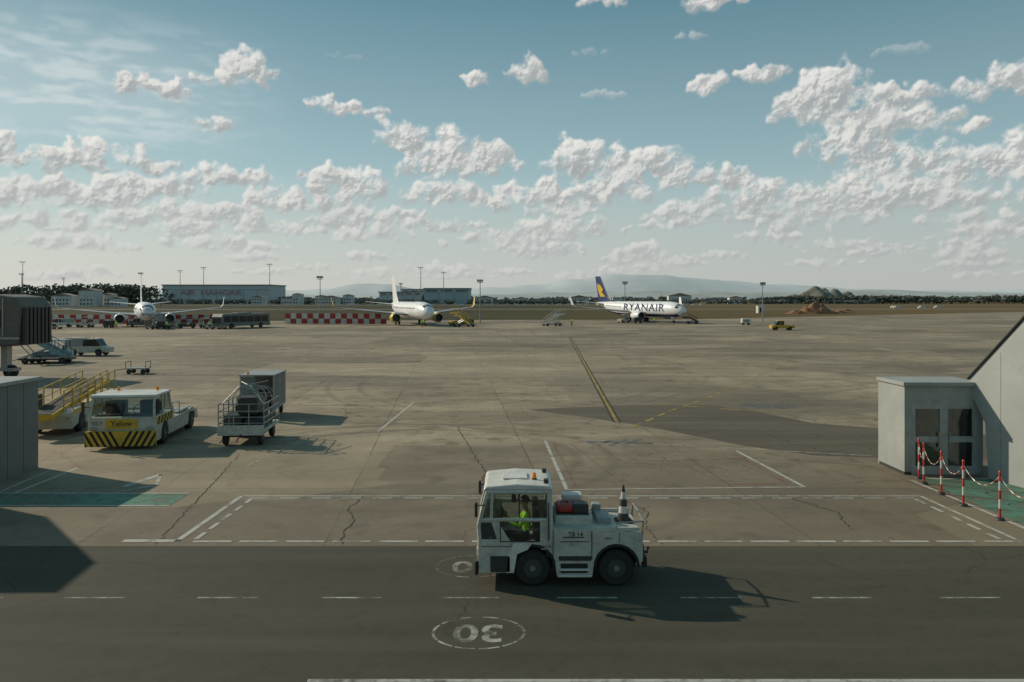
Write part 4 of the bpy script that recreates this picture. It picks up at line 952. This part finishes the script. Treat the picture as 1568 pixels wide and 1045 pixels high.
def house(name,x,y,wd,dp,h):
    e=empty(name,(x,y,0)); box(e,'walls',-wd/2,wd/2,0,dp,0,h,M['house'],0)
    prism(e,'roof',[(-wd/2-.4,h+.01),(0,h+wd*.12),(wd/2+.4,h+.01)],-.4,dp+.4,M['roof'])
    boxes(e,'windows',[(-wd/2+1.2+i*2.6,-wd/2+2.4+i*2.6,-.05,-.01,z,z+1.4) for i in range(int((wd-1.5)/2.6)) for z in([1.2,4.2] if h>6 else [1.2])],M['dglass'])
for i,(x,y,wd,dp,h) in enumerate(((-345,610,16,10,8),(-320,600,13,10,12),(-312,612,10,8,9),(-298,600,10,8,6),(-425,590,14,8,7),(-255,800,14,10,7),(-225,810,20,10,6),(-192,800,12,9,8),(-180,790,16,9,7),(-165,800,10,9,9),(-30,870,18,9,7),(10,880,14,9,6),(75,890,22,9,7),(120,900,12,9,6),(190,900,26,10,9),(250,890,14,9,7),(-380,605,12,8,5),(-208,770,9,9,10))):
    house('house',x,y,wd,dp,h)
V=[];F=[]
for i in range(46):
    x=-240+i*9+random.uniform(-3,3); y=680+random.uniform(-8,8)
    q=len(V); V+=bv(x-2.2,x+2.2,y-.9,y+.9,.3,1.0); F+=[tuple(j+q for j in f) for f in BF]; q=len(V); V+=bv(x-1.2,x+1.3,y-.8,y+.8,1.003,1.55); F+=[tuple(j+q for j in f) for f in BF]
for x,y in((232,480),(240,500),(246,478),(262,490)):
    q=len(V); V+=bv(x-2.2,x+2.2,y-.9,y+.9,.3,1.0); F+=[tuple(j+q for j in f) for f in BF]; q=len(V); V+=bv(x-1.2,x+1.3,y-.8,y+.8,1.003,1.55); F+=[tuple(j+q for j in f) for f in BF]
addmesh(None,'distant_parked_cars',V,F,M['white'])

# ------------------------------------------------------------------ vegetation masses
def leafmat(name,a,b_):
    m,N,b=newmat(name); o=N.obj(); n=N.noise(o,.12,4,.6); N.put(b.inputs['Base Color'],N.mix(N.rng(n,.3,.7),a,b_)); b.inputs['Roughness'].default_value=.95; b.inputs['Specular IOR Level'].default_value=.1; return m
lf=leafmat('distant_foliage',(.075,.088,.07),(.12,.125,.09)); lf2=leafmat('hazy_foliage',(.20,.22,.20),(.25,.25,.215))  # foliage colours lightened, with distance haze put into them
lf3=leafmat('right_foliage',(.115,.125,.10),(.16,.165,.125))  # lighter than the left trees: haze put into the colour
def tree_mass(name,x0,x1,y,dy,hlo,hhi,n,m,size=1.4,flat=1.0):
    V=[];F=[]
    for i in range(n):
        x=random.uniform(x0,x1); yy=y+random.uniform(-dy,dy)
        h=hlo+(hhi-hlo)*(.5+.5*mnoise.noise(Vector((x*.012,yy*.01,3.1))))*random.uniform(.75,1.15); cr=h*random.uniform(.35,.6)*flat
        v,f=tubegeo([(x,yy,0),(x+random.uniform(-.5,.5),yy,h*.6)],[.35,.15],5); k=len(V); V+=v; F+=[tuple(a+k for a in q) for q in f]
        for c in range(11):
            a=random.uniform(0,6.28); rr=cr*random.random()**.5; cz=h*random.uniform(.25,.92); s_=(1-abs(cz/h-.6))*1.0
            cc=Vector((x+math.cos(a)*rr*s_,yy+math.sin(a)*rr*s_,cz))
            for l in range(13):
                p=cc+Vector((random.gauss(0,1.4),random.gauss(0,1),random.gauss(0,.8)))*h*.08
                u=Vector([random.gauss(0,1) for _ in range(3)]).normalized(); t=u.orthogonal().normalized()
                sz=size*random.uniform(.5,1.2); k=len(V); V+=[p-u*sz,p-t*sz*.7,p+u*sz,p+t*sz*.7]; F.append((k,k+1,k+2,k+3))
    me=bpy.data.meshes.new(name); me.from_pydata([tuple(v) for v in V],[],F); me.materials.append(m); o=bpy.data.objects.new(name,me); col.objects.link(o)
tree_mass('distant_trees',-640,-300,680,25,12,21,130,lf,1.3,1.5)
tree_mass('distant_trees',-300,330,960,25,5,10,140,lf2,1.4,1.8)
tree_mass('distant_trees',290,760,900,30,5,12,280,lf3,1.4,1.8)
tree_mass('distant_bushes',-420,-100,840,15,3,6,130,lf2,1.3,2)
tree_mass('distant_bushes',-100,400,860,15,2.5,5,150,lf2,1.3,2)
tree_mass('distant_trees',-1200,-640,800,40,14,26,90,lf,2.0)
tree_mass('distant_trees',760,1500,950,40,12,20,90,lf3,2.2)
def mound(name,x,y,rx,ry,h,m,n=26):
    V=[];F=[]
    for i in range(n+1):
        for j in range(n+1):
            u=i/n*2-1;v=j/n*2-1; d=min(1,math.hypot(u,v)); hh=h*(1-d*d)**1.0*(.55+.9*abs(mnoise.noise(Vector((u*2.6+x,v*2.2,h)))))+.12*h*mnoise.noise(Vector((u*9,v*9,x)))*(1-d)
            V.append((x+u*rx,y+v*ry,max(0,hh)-.05*(d>=1)))
    for i in range(n):
        for j in range(n): F.append((i*(n+1)+j,(i+1)*(n+1)+j,(i+1)*(n+1)+j+1,i*(n+1)+j+1))
    addmesh(None,name,V,F,m,smooth=True)
mound('earth_mound',122,320,8,5,5.0,M['earth']); mound('earth_mound',133,322,8,4,2.0,M['earth']); mound('earth_mound',114,318,5,3,1.8,M['earth'])
mound('hill',410,1050,60,30,22,mk('scrub_hill',(.20,.195,.16),1,scale=.05,var=.2))
e=empty('field_cabin',(118,330,0)); box(e,'cabin',-16,-13,0,3,0,3,M['white'],.05); boxes(e,'cabin_openings',[(-15.4,-14.6,-.03,-.01,.3,2.3)],M['dark'])

def hills(name,prof,y,dep,m,amp):
    V=[];F=[];nx=220;ny=9
    x0=prof[0][0];x1=prof[-1][0]
    def ph(x):
        for (a,b),(c,d) in zip(prof,prof[1:]):
            if a<=x<=c:
                t=(x-a)/(c-a); t=t*t*(3-2*t); return b+(d-b)*t
    for i in range(nx+1):
        x=x0+(x1-x0)*i/nx
        for j in range(ny+1):
            t=j/ny; s=math.sin(t*math.pi); hh=ph(x)*s**.8+amp*mnoise.fractal(Vector((x*.0022,t*2,5)),1,2,5)*s
            V.append((x,y+dep*(t-.5),max(-1,hh)))
    for i in range(nx):
        for j in range(ny): F.append((i*(ny+1)+j,(i+1)*(ny+1)+j,(i+1)*(ny+1)+j+1,i*(ny+1)+j+1))
    addmesh(None,name,V,F,m,smooth=True)
hm=mk('hazy_hillside',(.52,.57,.585),1,var=.05,scale=.002,dirt=.08)  # aerial haze is put into the pale blue-grey base colour
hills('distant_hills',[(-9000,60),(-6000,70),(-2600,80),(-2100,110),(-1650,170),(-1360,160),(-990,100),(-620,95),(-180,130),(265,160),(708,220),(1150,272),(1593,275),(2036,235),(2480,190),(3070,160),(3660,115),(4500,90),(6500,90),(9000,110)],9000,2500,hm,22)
hills('distant_foothills',[(-4000,25),(-1500,25),(-300,30),(300,45),(900,60),(1500,50),(2200,60),(3200,40),(5000,50)],5200,900,mk('foothills',(.40,.44,.43),1,scale=.004,dirt=.15),10)  # foothill colour is paled for haze as well

cd=bpy.data.cameras.new('camera'); cd.sensor_width=36; cd.lens=28.0; cd.shift_y=-.0418; cd.clip_end=40000; cd.clip_start=.1
co=bpy.data.objects.new('camera',cd); col.objects.link(co); co.location=(0,0,6.2); co.rotation_euler=(R(90),0,0); sc.camera=co
